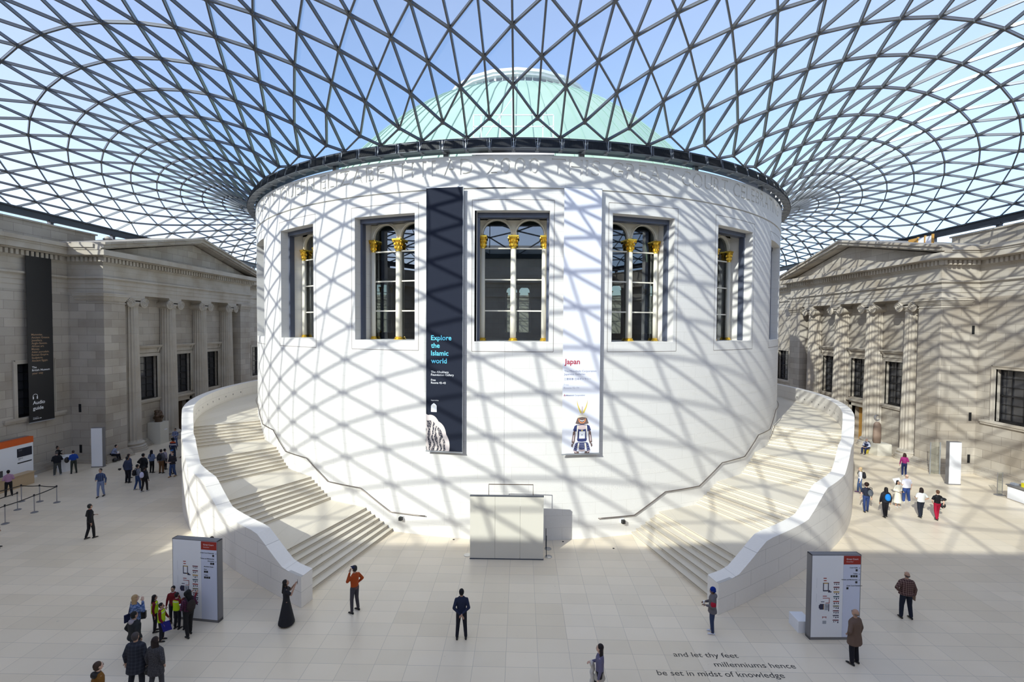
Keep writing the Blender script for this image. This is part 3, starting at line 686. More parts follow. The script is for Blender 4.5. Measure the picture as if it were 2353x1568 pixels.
# ---------------------------------------------------------------- carved inscription round the top of the drum
def carve():
    words = [("MAJESTY", -57.09, -42.33), ("QUEEN", -40.44, -30.81), ("ELIZABETH", -29.43, -13.38), ("II", -12.07, -10.37), ("AD", -9.12, -5.23), ("2000", -3.48, 3.3), ("THIS", 4.93, 11.29), ("GREAT", 12.79, 22.32), ("COURT", 23.74, 33.11), ("CELEBRATING", 34.52, 53.81)]
    Z0, Z1, ZB, H = 18.08, ZTOP, 18.27, .78; r = RDR+.03; m = MB(); dg = bpy.context.evaluated_depsgraph_get()
    segs = []; cur = -64.
    def plain(a, b):
        n = max(1, int(abs(b-a)/1.5))
        for q in range(n):
            c0, c1 = a+(b-a)*q/n, a+(b-a)*(q+1)/n; m.quad(az(c0, r, Z0), az(c1, r, Z0), az(c1, r, Z1), az(c0, r, Z1))
    for wd, a0, a1 in words:
        adv = []
        for ch in wd:
            vs, _ = text_flat(ch, -.012); adv.append((max(v[0] for v in vs)-min(v[0] for v in vs)))
        gap = .16; tot = sum(adv)+gap*(len(wd)-1); k = (a1-a0)/tot; a = a0
        plain(cur, a0-gap/2*k)
        for ch, w_ in zip(wd, adv):
            b0, b1 = a-gap/2*k, a+(w_+gap/2)*k
            o, c = _font(ch, -.012); dg = bpy.context.evaluated_depsgraph_get(); cv = o.evaluated_get(dg).to_curve(dg)
            xs = [p.co.x for s_ in cv.splines for p in (s_.bezier_points if s_.type == 'BEZIER' else s_.points)]; xm = min(xs)
            c2 = bpy.data.curves.new('c', 'CURVE'); c2.dimensions = '2D'; c2.fill_mode = 'BOTH'; c2.extrude = .5; c2.resolution_u = 3
            g = gap/2; yb = -(ZB-Z0)/H*CAP; yt = (Z1-ZB)/H*CAP
            for s_ in cv.splines:
                n = c2.splines.new('BEZIER'); n.use_cyclic_u = True; bp = s_.bezier_points; n.bezier_points.add(len(bp)-1)
                for p_, q_ in zip(bp, n.bezier_points):
                    q_.handle_left_type = q_.handle_right_type = 'FREE'; q_.co = (p_.co.x-xm, p_.co.y, 0); q_.handle_left = (p_.handle_left.x-xm, p_.handle_left.y, 0); q_.handle_right = (p_.handle_right.x-xm, p_.handle_right.y, 0)
            n = c2.splines.new('POLY'); n.use_cyclic_u = True; n.points.add(3)
            for q_, (x, y) in zip(n.points, ((-g, yb), (w_+g, yb), (w_+g, yt), (-g, yt))): q_.co = (x, y, 0, 1)
            o2 = bpy.data.objects.new('c', c2); COL.objects.link(o2); dg = bpy.context.evaluated_depsgraph_get(); me = bpy.data.meshes.new_from_object(o2.evaluated_get(dg))
            vs = [az(b0+(v.co.x+g)/(w_+2*g)*(b1-b0), r if v.co.z > 0 else r-.07, ZB+v.co.y*H/CAP) for v in me.vertices]
            fs = [list(p.vertices) for p in me.polygons if max(me.vertices[q].co.z for q in p.vertices) > 0]
            m.add(vs, fs); bpy.data.meshes.remove(me); _done(o2, c2); o.to_curve_clear() if hasattr(o, 'to_curve_clear') else None; _done(o, c)
            a += (w_+gap)*k
        cur = a1+gap/2*k
    plain(cur, 63.)
    m.build('carved_inscription', M['drum'], drum, recalc=False)
carve()
m = MB()
for body, a0, a1, z, h in [("The Weston Family", -21.5, -13.4, 3.65, .30), ("The Millennium Commission", 9.1, 21.9, 3.12, .34), ("Heritage Lottery Fund", 9.1, 19.0, 2.45, .34),
        ("American Friends of the", 23.6, 31.6, 8.0, .21), ("British Museum", 23.6, 28.6, 7.58, .21), ("Walter and Leonore Annenberg", 23.6, 33.9, 7.10, .21), ("Asahi Shimbun", 23.6, 29.2, 6.62, .21), ("BP", 23.5, 24.4, 6.12, .21), ("The British Museum Company", 23.5, 32.8, 5.66, .21), ("The Clore Foundation and", 23.5, 32.0, 5.20, .21), ("the Vivien Duffield Foundation", 23.5, 33.7, 4.76, .21),
        ("Sir Harry Djanogly", 37.8, 43.6, 7.28, .21), ("Ronald and Rita McAulay", 37.7, 45.5, 6.77, .21), ("P J Duke", 37.7, 41.5, 6.3, .21)]:
    cyl_text(m, body, a0, a1, z, h, RDR+.003)
m.build('carved_donor_names', mat('shallow_cut_lettering', (.80, .78, .74), .35, 0, .6), drum, recalc=False)
# ---------------------------------------------------------------- tall banners on the drum
def banner(name, a0, a1, ztop, zbot, matl, label):
    p0, p1 = az(a0, 22.17), az(a1, 22.17); c = (p0+p1)/2; rr = (p1-p0).normalized(); w = (p1-p0).length; nn = rr.cross(Vector((0, 0, 1)))
    root = empty('hanging_banner', (c.x, c.y, zbot)); tag(root, label, 'banner', 'tall banners hanging in the court'); root.rotation_euler.z = atan2(rr.y, rr.x)
    m = MB(); n = 16
    for q in range(n):   # the cloth is very slightly rippled
        z0, z1 = (ztop-zbot)*q/n, (ztop-zbot)*(q+1)/n; m.quad((-w/2, 0, z0), (w/2, 0, z0), (w/2, 0, z1), (-w/2, 0, z1))
        m.quad((-w/2, .012, z0), (w/2, .012, z0), (w/2, .012, z1), (-w/2, .012, z1))
    m.build('cloth', matl, root, recalc=False)
    b = MB(); b.box(-w/2-.02, w/2+.03, -.02, .03, -.07, -.02); b.box(-w/2-.02, w/2+.02, -.015, .03, ztop-zbot, ztop-zbot+.04); b.box(w/2, w/2+.012, .0, .10, 0, ztop-zbot); b.build('rail', M['bracket'], root)
    return root, w
M['navy'] = mat('near_black_navy_cloth', (.014, .018, .032), .8, 0, .2); M['whitecloth'] = mat('white_banner_cloth', (.80, .81, .88), .7)
cyan = mat('cyan_print', (.12, .62, .88), .6); wprint = mat('white_print', (.85, .87, .9), .6); redp = mat('red_print', (.42, .02, .05), .6); grp = mat('grey_print', (.22, .25, .38), .6); lgp = mat('light_grey_print', (.5, .52, .62), .6)
goldp = mat('gold_print', (.75, .60, .12), .6); navp = mat('navy_print', (.03, .04, .14), .6); pinkp = mat('pink_print', (.62, .50, .50), .6); orp = mat('orange_print', (.85, .30, .12), .6); brp = mat('brown_print', (.16, .11, .10), .6); crp = mat('cream_print', (.80, .74, .62), .6)
RX, UX = (1, 0, 0), (0, 0, 1)
b1, w1 = banner('b', -11.28, -6.40, 17.62, 4.5, M['navy'], 'tall dark navy banner reading Explore the Islamic world on the drum')
m = MB(); y = -.006
for k, t in enumerate(('Explore', 'the', 'Islamic', 'world')): put_text(m, t, (-w1/2+.26, y, 10.05-4.5-.385*k+.02+0), RX, UX, .235, bold=.015)
m.build('headline', cyan, b1, recalc=False)
m = MB()
for t, z, h in (('The Albukhary', 8.42, .105), ('Foundation Gallery', 8.28, .105), ('Free', 8.02, .095), ('Rooms 42–43', 7.88, .095), ('Supported by', 7.02, .05)): put_text(m, t, (-w1/2+.26, y, z-4.5), RX, UX, h, bold=.008)

pts = [(-w1/2+.26, 6.45-4.5), (-w1/2+.56, 6.45-4.5), (-w1/2+.56, 6.76-4.5), (-w1/2+.50, 6.84-4.5), (-w1/2+.41, 6.90-4.5), (-w1/2+.32, 6.84-4.5), (-w1/2+.26, 6.76-4.5)]
m.quad(*[(a, y, b) for a, b in pts]); m.build('small_print', wprint, b1, recalc=False)
m = MB()
for k in range(8):
    t = 2*pi*k/8; cx, cz = -w1/2+.41, 2.24; m.quad(*[(cx+.055*cos(t+u)*f_, y-.003, cz+.055*sin(t+u)*f_) for u, f_ in ((-.2, .7), (0, 1.1), (.2, .7), (0, .5))])
m.build('star_emblem', goldp, b1, recalc=False)
def ornate_fn(t, b):
    g = N(t, 'ShaderNodeTexCoord'); v = N(t, 'ShaderNodeTexVoronoi', feature='DISTANCE_TO_EDGE'); v.inputs['Scale'].default_value = 9.; w_ = N(t, 'ShaderNodeTexWave'); w_.inputs['Scale'].default_value = 1.6; w_.inputs['Distortion'].default_value = 9.; w_.inputs['Detail'].default_value = 1.; w_.inputs['Detail Scale'].default_value = 1.2
    t.links.new(g.outputs['Object'], v.inputs['Vector']); t.links.new(g.outputs['Object'], w_.inputs['Vector'])
    a = math_n(t, 'GREATER_THAN', v.outputs['Distance'], .028); c = math_n(t, 'LESS_THAN', w_.outputs['Fac'], .62); f_ = math_n(t, 'MULTIPLY', a, c)
    t.links.new(mixc(t, f_, (.70, .62, .58), (.03, .03, .05)), b.inputs['Base Color'])
m = MB(); cx, cz = -w1/2-.05, -.02
def scal(rr): 
    pts = []
    for k in range(61):
        t = pi/2*k/60; q = rr*(1+.045*abs(sin(6.5*t))); x, z = cx+q*cos(t)*.98, cz+q*sin(t)*1.42; pts.append((max(x, -w1/2), z))
    return pts
P0 = scal(1.28)
for a, b in zip(P0, P0[1:]): m.quad((-w1/2, y, max(0, 0)), (a[0], y, max(a[1], 0)), (b[0], y, max(b[1], 0)))
m.build('scalloped_border_print', mat('pinkish_print', (.70, .62, .60), .6), b1, recalc=False)
m = MB(); P0 = scal(1.08)
for a, b in zip(P0, P0[1:]): m.quad((-w1/2, y-.003, 0), (a[0], y-.003, max(a[1], 0)), (b[0], y-.003, max(b[1], 0)))
m.build('interlaced_ornament_print', mat('ornament_print', (.7, .62, .58), .6, fn=ornate_fn), b1, recalc=False)
b2, w2 = banner('b', 6.48, 11.4, 17.58, 4.46, M['whitecloth'], 'tall white banner reading Japan with a suit of armour on the drum')
m = MB(); put_text(m, 'Japan', (-w2/2+.08, y, 8.93-4.46), RX, UX, .25, bold=.018)
m.quad((-w2/2+.08, y, 2.93), (-w2/2+.13, y, 2.93), (-w2/2+.105, y, 2.985)); m.quad((-w2/2+.055, y, 2.88), (-w2/2+.105, y, 2.88), (-w2/2+.08, y, 2.93)); m.quad((-w2/2+.105, y, 2.88), (-w2/2+.155, y, 2.88), (-w2/2+.13, y, 2.93)); m.build('headline', redp, b2, recalc=False)
m = MB()
for t, z, h in (('The Mitsubishi Corporation', 8.53, .10), ('Japanese Galleries', 8.38, .10), ('三菱商事 日本ギャラリー', 8.14, .085), ('Sponsored by', 7.36, .04)): put_text(m, t, (-w2/2+.07, y, z-4.46), RX, UX, h)
put_text(m, 'Mitsubishi Corporation', (-w2/2+.18, y, 7.17+.17-4.46), RX, UX, .07, bold=.01); m.build('small_print', grp, b2, recalc=False)
m = MB(); put_text(m, 'Free', (-w2/2+.07, y, 7.86-4.46), RX, UX, .095); put_text(m, 'Rooms 92–94', (-w2/2+.07, y, 7.70-4.46), RX, UX, .095); m.build('faint_print', lgp, b2, recalc=False)
# the printed suit of armour: flat print on the cloth, layers a hair apart
def sym(m, pts, yy, cx=.06):
    for s in (1, -1): m.quad(*[(cx+s*x, yy, z) for x, z in pts])
m = MB(); Ls = [goldp, brp, navp, orp, crp, pinkp, wprint]
def lay(mi, yy, pts, both=True):
    m.mi = mi
    if both: sym(m, pts, yy)
    else: m.quad(*[(.06+x, yy, z) for x, z in pts])
for k in range(8):   # the two crescent horns
    t0, t1 = k/8, (k+1)/8
    def hx(t, o): return .05+(.20+o)*sin(t*pi/2*1.15) if False else .04+.22*sin(t*1.75)+o*(1-t)
    m.mi = 0
    for s in (1, -1): m.quad((.06+s*hx(t0, -.05), y, 2.02+.70*t0), (.06+s*hx(t0, .05), y, 2.0+.70*t0), (.06+s*hx(t1, .05), y, 2.0+.70*t1), (.06+s*hx(t1, -.05), y, 2.02+.70*t1))
lay(5, y-.001, [(-.035, 1.95), (.035, 1.95), (.035, 2.35), (-.035, 2.35)], False)
lay(1, y, [(0, 1.98), (.17, 1.9), (.26, 1.72), (.34, 1.5), (.2, 1.46), (0, 1.44)]); lay(4, y-.001, [(0, 1.98), (.16, 1.92), (.23, 1.83), (.30, 1.86), (.26, 1.76), (.14, 1.80), (0, 1.82)])
lay(3, y-.001, [(.08, 1.52), (.17, 1.60), (.19, 1.74), (.15, 1.74), (.13, 1.62), (.05, 1.56)]); lay(3, y-.001, [(0, 1.51), (.1, 1.52), (.08, 1.56), (0, 1.55)]); lay(6, y-.002, [(0, 1.64), (.11, 1.68), (.12, 1.65), (0, 1.60)])
lay(2, y-.0005, [(0, 1.46), (.24, 1.42), (.26, .72), (.22, .60), (0, .58)]); lay(5, y-.001, [(0, 1.42), (.22, 1.40), (.20, 1.22), (0, 1.18)]); lay(4, y-.0015, [(.19, 1.4), (.25, 1.4), (.27, .75), (.24, .72)])
lay(2, y, [(.25, 1.44), (.38, 1.38), (.46, 1.16), (.38, 1.10), (.28, 1.1)]); lay(1, y, [(.34, 1.22), (.46, 1.08), (.53, .56), (.42, .46), (.36, .62), (.33, .95)]); lay(5, y-.001, [(.38, .95), (.45, .9), (.48, .62), (.42, .60)]); lay(1, y, [(.44, .48), (.52, .5), (.55, .36), (.48, .30)])
lay(6, y-.002, [(-.15, .74), (.15, .74), (.16, 1.10), (-.14, 1.10)], False); lay(2, y-.0025, [(-.02, .9), (.02, .9), (.02, .95), (-.02, .95)], False); lay(0, y-.002, [(-.04, 1.12), (.04, 1.12), (.04, 1.16), (-.04, 1.16)], False)
lay(2, y-.001, [(0, .56), (.2, .56), (.14, .20), (0, .18)]); lay(4, y-.0012, [(.13, .52), (.2, .5), (.24, .28), (.16, .28)]); lay(2, y-.001, [(.2, .56), (.32, .52), (.44, .14), (.27, .08)]); lay(5, y-.002, [(0, .18), (.16, .20), (.15, .11), (0, .08)]); lay(5, y-.002, [(.27, .10), (.43, .16), (.43, .10), (.28, .02)])
for k in range(4): lay(6, y-.003, [(0, .27+.08*k), (.15+.012*k, .285+.08*k), (.15+.012*k, .292+.08*k), (0, .277+.08*k)]); lay(6, y-.003, [(.25, .14+.1*k), (.40-.03*k, .2+.1*k), (.40-.03*k, .207+.1*k), (.25, .147+.1*k)])
lay(1, y, [(.16, .1), (.4, .1), (.38, .0), (.14, .0)]); m.build('armour_print', Ls, b2, recalc=False)
# ---------------------------------------------------------------- black audio guide banner on the left wall
b3 = empty('hanging_banner', (-34.45, -12.6, 3.72)); tag(b3, 'tall black banner reading Audio guide hanging on the left stone wall', 'banner', 'tall banners hanging in the court')
wB, hB = 1.82, 12.45; m = MB(); m.box(-.02, .0, 0, wB, 0, hB); m.build('cloth', M['black'], b3); m = MB(); m.box(-.03, .02, -.02, wB+.02, -.06, 0); m.box(-.03, .02, -.02, wB+.02, hB, hB+.05); m.build('rail', M['bracket'], b3)
YR = (0, 1, 0); zz = lambda v: v-3.72; m = MB(); x_ = .006
def ybl(py): return 10.74-(py-752)*.0327      # height on the banner plane
tanp = mat('tan_print', (.42, .27, .16), .6)
for k, t in enumerate(('Mummies.', 'Ancient Greece.', 'Jewellery.', 'Anglo-Saxons.', 'African art.', 'Money.', 'Asian porcelain.', 'Roman Empire.', 'Sculpture.', 'Ancient Egypt.')): put_text(m, t, (x_, .26, zz(9.93-.208*k)), YR, UX, .135, bold=.01)
put_text(m, 'your way', (x_, .26, zz(7.15)), YR, UX, .14, bold=.01); m.build('headline', tanp, b3, recalc=False)
m = MB(); put_text(m, 'The', (x_, .26, zz(7.58)), YR, UX, .14, bold=.01); put_text(m, 'British Museum', (x_, .26, zz(7.37)), YR, UX, .14, bold=.01); put_text(m, 'Audio', (x_, .26, zz(4.98)), YR, UX, .24, bold=.015); put_text(m, 'guide', (x_, .26, zz(4.58)), YR, UX, .24, bold=.015)
put_text(m, 'Sponsored by', (x_, .26, zz(4.02)), YR, UX, .045); put_text(m, 'KOREAN AIR', (x_, .26, zz(3.90)), YR, UX, .07, bold=.02)
for k in range(12): t0, t1 = pi*k/12, pi*(k+1)/12; m.quad(*[(x_, .44+r_*cos(t), zz(5.55)+r_*sin(t)) for r_, t in ((.15, t0), (.18, t0), (.18, t1), (.15, t1))])
for q in (-1, 1): m.quad(*[(x_, .44+q*a, zz(b)) for a, b in ((.10, 5.55), (.18, 5.55), (.18, 5.36), (.10, 5.36))])
m.build('small_print', wprint, b3, recalc=False)
# ---------------------------------------------------------------- directory signs, totems
def directory(loc, rz, W, H, label, right):
    root = empty('directory_sign', (*loc, 0), rz); tag(root, label, 'sign', 'large directory signs'); T = .24
    m = MB(); m.box(0, W, 0, T, 0, .10); m.box(0, W, 0, T, H-.03, H); m.box(0, .03, 0, T, 0, H); m.box(W-.03, W, 0, T, 0, H); m.box(.03, W-.03, .02, T-.02, .1, H-.03); m.build('frame', mat('grey_sign_frame', (.20, .19, .20), .4) if 'gsf' not in M else M['gsf'], root)
    xs = W*.64; p = MB(); p.box(.03, xs, -.012, .02, .10, H-.03); pa = p.build('map_panel', M['white'], root); p = MB(); p.box(xs+.006, W-.03, -.012, .02, .10, H-.03); pb_ = p.build('list_panel', mat('pale_blue_white_panel', (.62, .66, .80), .45) if 'pbw' not in M else M['pbw'], root)
    r_ = MB(); r_.box(xs+.006, W-.03, -.015, -.012, H-.33, H-.03); r_.build('red_header', M['redsign'], pb_)
    t = MB(); put_text(t, 'Great Court', (xs+.10, -.017, H-.17), RX, UX, .055); put_text(t, 'Ground floor', (xs+.10, -.017, H-.25), RX, UX, .03); t.build('header_print', wprint, pb_, recalc=False)
    t = MB(); R_ = W-.13
    if right: rows = [(('Court Cafés',), 1, 0), (('Toilets',), 3, 0), (('Tickets and Membership',), 1, 0), (('Great Court Restaurant',), 1, 1)]
    else: rows = [(('Great Court Restaurant',), 1, 0), (('Tickets and Membership', 'Information'), 2, 0), (("Members’ Room",), 0, 1), (('Shop',), 2, 1), (('Toilets',), 3, 1)]
    z = H-.46
    for tx, nb_, al in rows:
        for q in tx: put_text(t, q, ((xs+.12) if al else R_, -.016, z), RX, UX, .038, bold=.02, align=0 if al else 1); z -= .08
        for k in range(nb_): x = (xs+.12+.085*k) if al else R_-.07-.085*k; t.quad((x, -.016, z-.03), (x+.07, -.016, z-.03), (x+.07, -.016, z+.045), (x, -.016, z+.045))
        z -= .13 if nb_ else .02
        if not al: t.quad((R_+.05, -.016, z+.2), (R_+.08, -.016, z+.2), (R_+.065, -.016, z+.24))
    t.build('list_print', M['black'], pb_, recalc=False)
    cols = [M['maroon'], M['maroon'], M['ochre'], M['teal'], M['redsign'], M['olive'], M['maroon'], M['navyp'], M['maroon']]
    t = MB(); x0, x1 = W*.45, W*.57; n_ = 9; ztop = H-.98
    rnd = random.Random(3)
    for k in range(n_):
        z = ztop-k*.165; t.mi = k; t.quad((x0, -.0145, z), (x1, -.0145, z), (x1, -.0145, z+.035), (x0, -.0145, z+.035)); t.mi = 7
        for q in range(3):
            xx = x0+.02+q*.07; hh = rnd.uniform(.02, .07); t.quad((xx, -.0145, z-.02-hh), (xx+.04, -.0145, z-.02-hh), (xx+.035, -.0145, z-.02), (xx+.005, -.0145, z-.02))
    mx, mz = W*.24, H-1.25   # two floor plans: thick outlined courts
    def rect(a, b, c, d): t.quad((a, -.0145, c), (b, -.0145, c), (b, -.0145, d), (a, -.0145, d))
    for mi, R4 in ((7, [(mx, mx+.03, mz, mz+.28), (mx+.17, mx+.20, mz, mz+.28), (mx, mx+.25, mz-.02, mz+.02), (mx+.18, mx+.30, mz-.06, mz-.02)]), (2, [(mx, mx+.2, mz+.25, mz+.28), (mx+.13, mx+.19, mz-.02, mz+.01)]), (4, [(mx+.01, mx+.12, mz+.42, mz+.45), (mx+.02, mx+.12, mz+.34, mz+.37), (mx+.0, mx+.14, mz-.20, mz-.175), (mx, mx+.24, mz-.27, mz-.25), (mx+.22, mx+.24, mz-.44, mz-.26), (mx+.1, mx+.24, mz-.44, mz-.42)]),
                   (7, [(mx-.1, mx+.05, mz-.66, mz-.46), (mx-.13, mx-.1, mz-.62, mz-.5), (mx-.06, mx+.06, mz-.40, mz-.375), (mx+.20, mx+.23, mz-.72, mz-.46)]), (2, [(mx+.03, mx+.05, mz-.66, mz-.48)]), (9, [(mx+.07, mx+.19, mz-.68, mz-.46), (mx-.22, mx-.215, mz+.1, mz+.45), (mx-.22, mx-.215, mz-.4, mz-.1)]), (10, [(mx+.10, mx+.16, mz-.60, mz-.53)])):
        t.mi = mi
        for q in R4: rect(*q)
    if right:
        t.mi = 4; rect(mx, mx+.14, mz-.93, mz-.91); rect(mx, mx+.02, mz-.97, mz-.9); rect(mx+.12, mx+.14, mz-.97, mz-.9); t.mi = 9; rect(mx+.01, mx+.14, mz-1.16, mz-1.05)
    t.build('map_print', cols+[M['greyp'], M['white']], pa, recalc=False)
    return root
M['gsf'] = mat('grey_sign_frame', (.17, .165, .17), .4); M['pbw'] = mat('pale_blue_white_panel', (.60, .64, .78), .45); M['redsign'] = mat('sign_red', (.33, .02, .01), .5)
for n_, c_ in (('maroon', (.14, .02, .03)), ('ochre', (.45, .25, .03)), ('teal', (.03, .09, .11)), ('olive', (.15, .13, .05)), ('navyp', (.03, .03, .07)), ('greyp', (.35, .37, .42))): M[n_] = mat(n_+'_print', c_, .6)
sL = directory((-12.23, -28.65), atan2(-28.86+28.65, 1.8), 1.82, 2.98, 'large white directory sign on the left beside the school group', False)
sR = directory((10.46, -29.20), atan2(.05, 1.7), 1.73, 2.98, 'large white directory sign on the right behind the man in the brown coat', True)
m = MB(); m.box(10.28, 10.75, -28.85, -28.25, 0, .42); tag(m.build('display_plinth', M['white']), 'low white box on the floor behind the right directory sign', 'plinth')
m = MB(); m.box(10.30, 10.73, -28.83, -28.27, .42, .425); m.build('top_panel', M['white'], bpy.data.objects['display_plinth'])
for s, (x, y_), rz, lb_ in ((-1, (-31.75, -10.75), R(8), 'narrow white totem sign in front of the left portico corner'), (1, (30.15, -12.32), R(-4), 'narrow white totem sign in front of the right portico corner')):
    root = empty('totem_sign', (x, y_, 0), rz); tag(root, lb_, 'sign', 'narrow totem signs'); m = MB(); m.box(0, .78, .02, .30, 0, 2.99); m.box(-.02, .80, 0, .32, 0, .08); m.build('frame', M['gsf'], root); m = MB(); m.box(.02, .76, -.015, .02, .08, 2.96); m.build('white_panel', M['white'], root)
# a sign edge entering the frame at the far left
# ---------------------------------------------------------------- ticket desk on the left
tk = empty('ticket_desk', (-33.5, -13.3, 0)); tag(tk, 'white ticket desk with orange header against the left wall', 'ticket desk')
m = MB(); m.box(-.25, .0, -4.5, 0, .12, 2.75); m.box(-.25, -.05, -.5, .3, 0, .12); m.build('back_panel', M['white'], tk)
m = MB(); m.box(-.30, .02, -4.5, .02, 2.55, 2.96); hd = m.build('orange_header', mat('orange_header_paint', (.62, .10, .01), .5), tk); m = MB(); m.box(-.6, -.28, -4.5, 0, 2.7, 2.98); m.build('header_top', M['gsf'], hd)
m = MB(); m.box(.0, .03, -1.05, -.10, 1.72, 2.30); scr = m.build('display_screen', mat('dark_screen', (.02, .022, .035), .2), tk); m = MB(); put_text(m, 'Information', (.034, -.98, 2.2), YR, UX, .035); put_text(m, 'and tickets', (.034, -.98, 2.13), YR, UX, .035); m.build('screen_print', M['greyp'], scr, recalc=False)
m = MB(); put_text(m, 'Please pay', (.006, -.98, 1.60), YR, UX, .05, bold=.02); put_text(m, 'here', (.006, -.98, 1.52), YR, UX, .05, bold=.02); m.quad((.006, -1.04, 1.28), (.006, -.10, 1.28), (.006, -.10, 1.36), (.006, -1.04, 1.36)); m.build('notice_print', M['black'], tk, recalc=False)
m = MB(); m.box(.55, 1.15, -4.5, -.9, .78, .82); m.box(.6, 1.1, -4.5, -1.0, 0, .78); m.build('counter', mat('plywood_counter', (.45, .33, .20), .5), tk)
m = MB(); m.box(.85, .9, -3.35, -2.75, .95, 1.35); m.box(.8, .98, -3.1, -3.0, .82, .97); mo = m.build('monitor', M['black']); mo.location = (-33.5, -13.3, 0); tag(mo, 'black computer monitor on the ticket desk at the left edge', 'monitor')
m = MB(); m.box(.905, .91, -3.33, -2.77, .97, 1.33); m.build('screen', M['sashglass'], mo)
# queue barriers
def stanchion():
    r_ = empty('queue_barrier'); m = MB(); m.lathe([(.17, 0), (.17, .015), (.12, .04), (.03, .06)], 24); m.build('base', M['gsf'], r_); m = MB(); m.lathe([(.026, .04), (.026, .95)], 12); m.build('post', mat('satin_steel_post', (.34, .33, .34), .4, .6) if 'ssp' not in M else M['ssp'], r_); m = MB(); m.lathe([(.036, .93), (.04, .95), (.04, 1.03), (.03, 1.05)], 12); m.build('belt_head', M['black'], r_); return r_
M['ssp'] = mat('satin_steel_post', (.34, .33, .34), .4, .6)
st0 = None; SP = [(-27.22, -20.79), (-28.61, -18.88), (-29.73, -17.62), (-28.62, -17.60), (-27.47, -17.70), (-27.26, -19.22)]
SL_ = ['grey queue barrier post nearest the left edge of the frame', 'grey queue barrier post in the middle of the inner belt line', 'grey queue barrier post at the far left corner behind', 'grey queue barrier post in the middle of the far belt', 'grey queue barrier post at the right corner of the queue', 'grey queue barrier post in the middle of the near belt']
for k, ((x, y_), lb_) in enumerate(zip(SP, SL_)):
    c = stanchion() if k == 0 else copy_tree(st0)
    if k == 0: st0 = c
    c.location = (x, y_, 0); tag(c, lb_, 'queue barrier', 'queue barrier posts by the ticket desk')
BL = [((-27.3, -23.4), SP[0], 'near'), (SP[0], SP[5], 'near'), (SP[5], SP[4], 'near'), (SP[4], SP[3], 'far'), (SP[3], SP[2], 'far'), (SP[2], (-30.6, -20.6), 'far'), (SP[1], (-29.0, -22.0), 'inner')]
bl_ = ['black belt from the left frame edge to the nearest barrier post', 'black belt joining the two nearest barrier posts', 'black belt rising to the right corner barrier post', 'black belt along the far side, right half', 'black belt along the far side, left half', 'black belt leaving the far left corner post', 'black belt of the inner queue line leaving the frame']
for (a, b, _), lb_ in zip(BL, bl_):
    m = MB(); n = 8
    for q in range(n):
        t0, t1 = q/n, (q+1)/n; f_ = lambda t: .97-.03*4*t*(1-t)
        pa_, pb_ = Vector((a[0]+(b[0]-a[0])*t0, a[1]+(b[1]-a[1])*t0, f_(t0))), Vector((a[0]+(b[0]-a[0])*t1, a[1]+(b[1]-a[1])*t1, f_(t1))); m.bar(pa_, pb_, .008, .05)
    tag(m.build('queue_belt', M['black']), lb_, 'belt', 'belts between the queue barrier posts')
# small round reception desk with leaflets
rd = empty('reception_desk', (-33.0, -11.55, 0)); tag(rd, 'small round white reception desk by the left wall', 'desk'); m = MB(); m.lathe([(.42, .0), (.42, 1.0)], 28); m.build('body', M['white'], rd); m = MB(); m.lathe([(.62, 1.0), (.66, 1.02), (.66, 1.05), (.62, 1.06)], 32); m.build('desk_top', M['white'], rd)
m = MB(); m.box(-33.1, -32.9, -11.75, -11.6, 1.06, 1.16); tag(m.build('leaflet_holder', M['bone']), 'small leaflet holder on the round reception desk', 'leaflet holder')
# information counter on the far right
ic = empty('information_counter', (31.55, -14.9, 0)); tag(ic, 'long white information counter cut by the right edge', 'counter'); m = MB(); m.box(0, .8, -3.2, 0, .03, .78); m.build('body', M['white'], ic); m = MB(); m.box(-.05, .9, -3.3, .08, .86, .92); m.box(0, .85, -3.2, .03, .78, .86); m.build('counter_top', M['gsf'], ic)
for k, (x, y_, sx, sy, h, cm, lb_) in enumerate(((31.75, -15.15, .25, .3, .10, M['greyp'], 'low stack of patterned leaflets on the right counter end'), (31.9, -15.65, .12, .28, .24, M['yellow'] if 'yellow' in M else mat('yellow_card', (.85, .72, .02), .5), 'yellow leaflet box on the right counter'), (32.2, -15.2, .3, .12, .30, M['bone'], 'pale upright leaflet holder at the back of the right counter'), (32.1, -16.3, .3, .3, .16, M['white'], 'white paper stack farther along the right counter'))):
    m = MB(); m.box(x, x+sx, y_, y_+sy, .92, .92+h); m.box(x+.01, x+sx-.01, y_+.01, y_+sy-.01, .92+h, .925+h); tag(m.build('leaflet_stack', cm), lb_, 'leaflets', 'leaflets on the information counter')
ps = empty('glass_notice_stand', (31.62, -14.35, 0)); tag(ps, 'clear upright notice panel on a dark base beside the right counter', 'notice stand'); m = MB(); m.box(-.25, .25, -.15, .15, 0, .06); m.build('base', M['gsf'], ps); m = MB(); m.box(-.16, .16, -.01, .01, .06, 1.5); m.build('glass_panel', M['clearglass'], ps); m = MB(); m.box(-.175, -.155, -.015, .015, .06, 1.5); m.box(.155, .175, -.015, .015, .06, 1.5); m.build('edge_strip', M['ssp'], ps)
gp = MB(); gp.box(30.9, 31.6, -9.95, -9.93, .05, 2.4); gpo = gp.build('glass_screen', M['clearglass']); tag(gpo, 'tall clear glass screen standing in front of the right portico corner', 'glass screen'); m = MB(); m.box(30.88, 30.91, -9.97, -9.91, 0, 2.4); m.box(31.59, 31.62, -9.97, -9.91, 0, 2.4); m.build('edge_strip', M['bracket'], gpo)
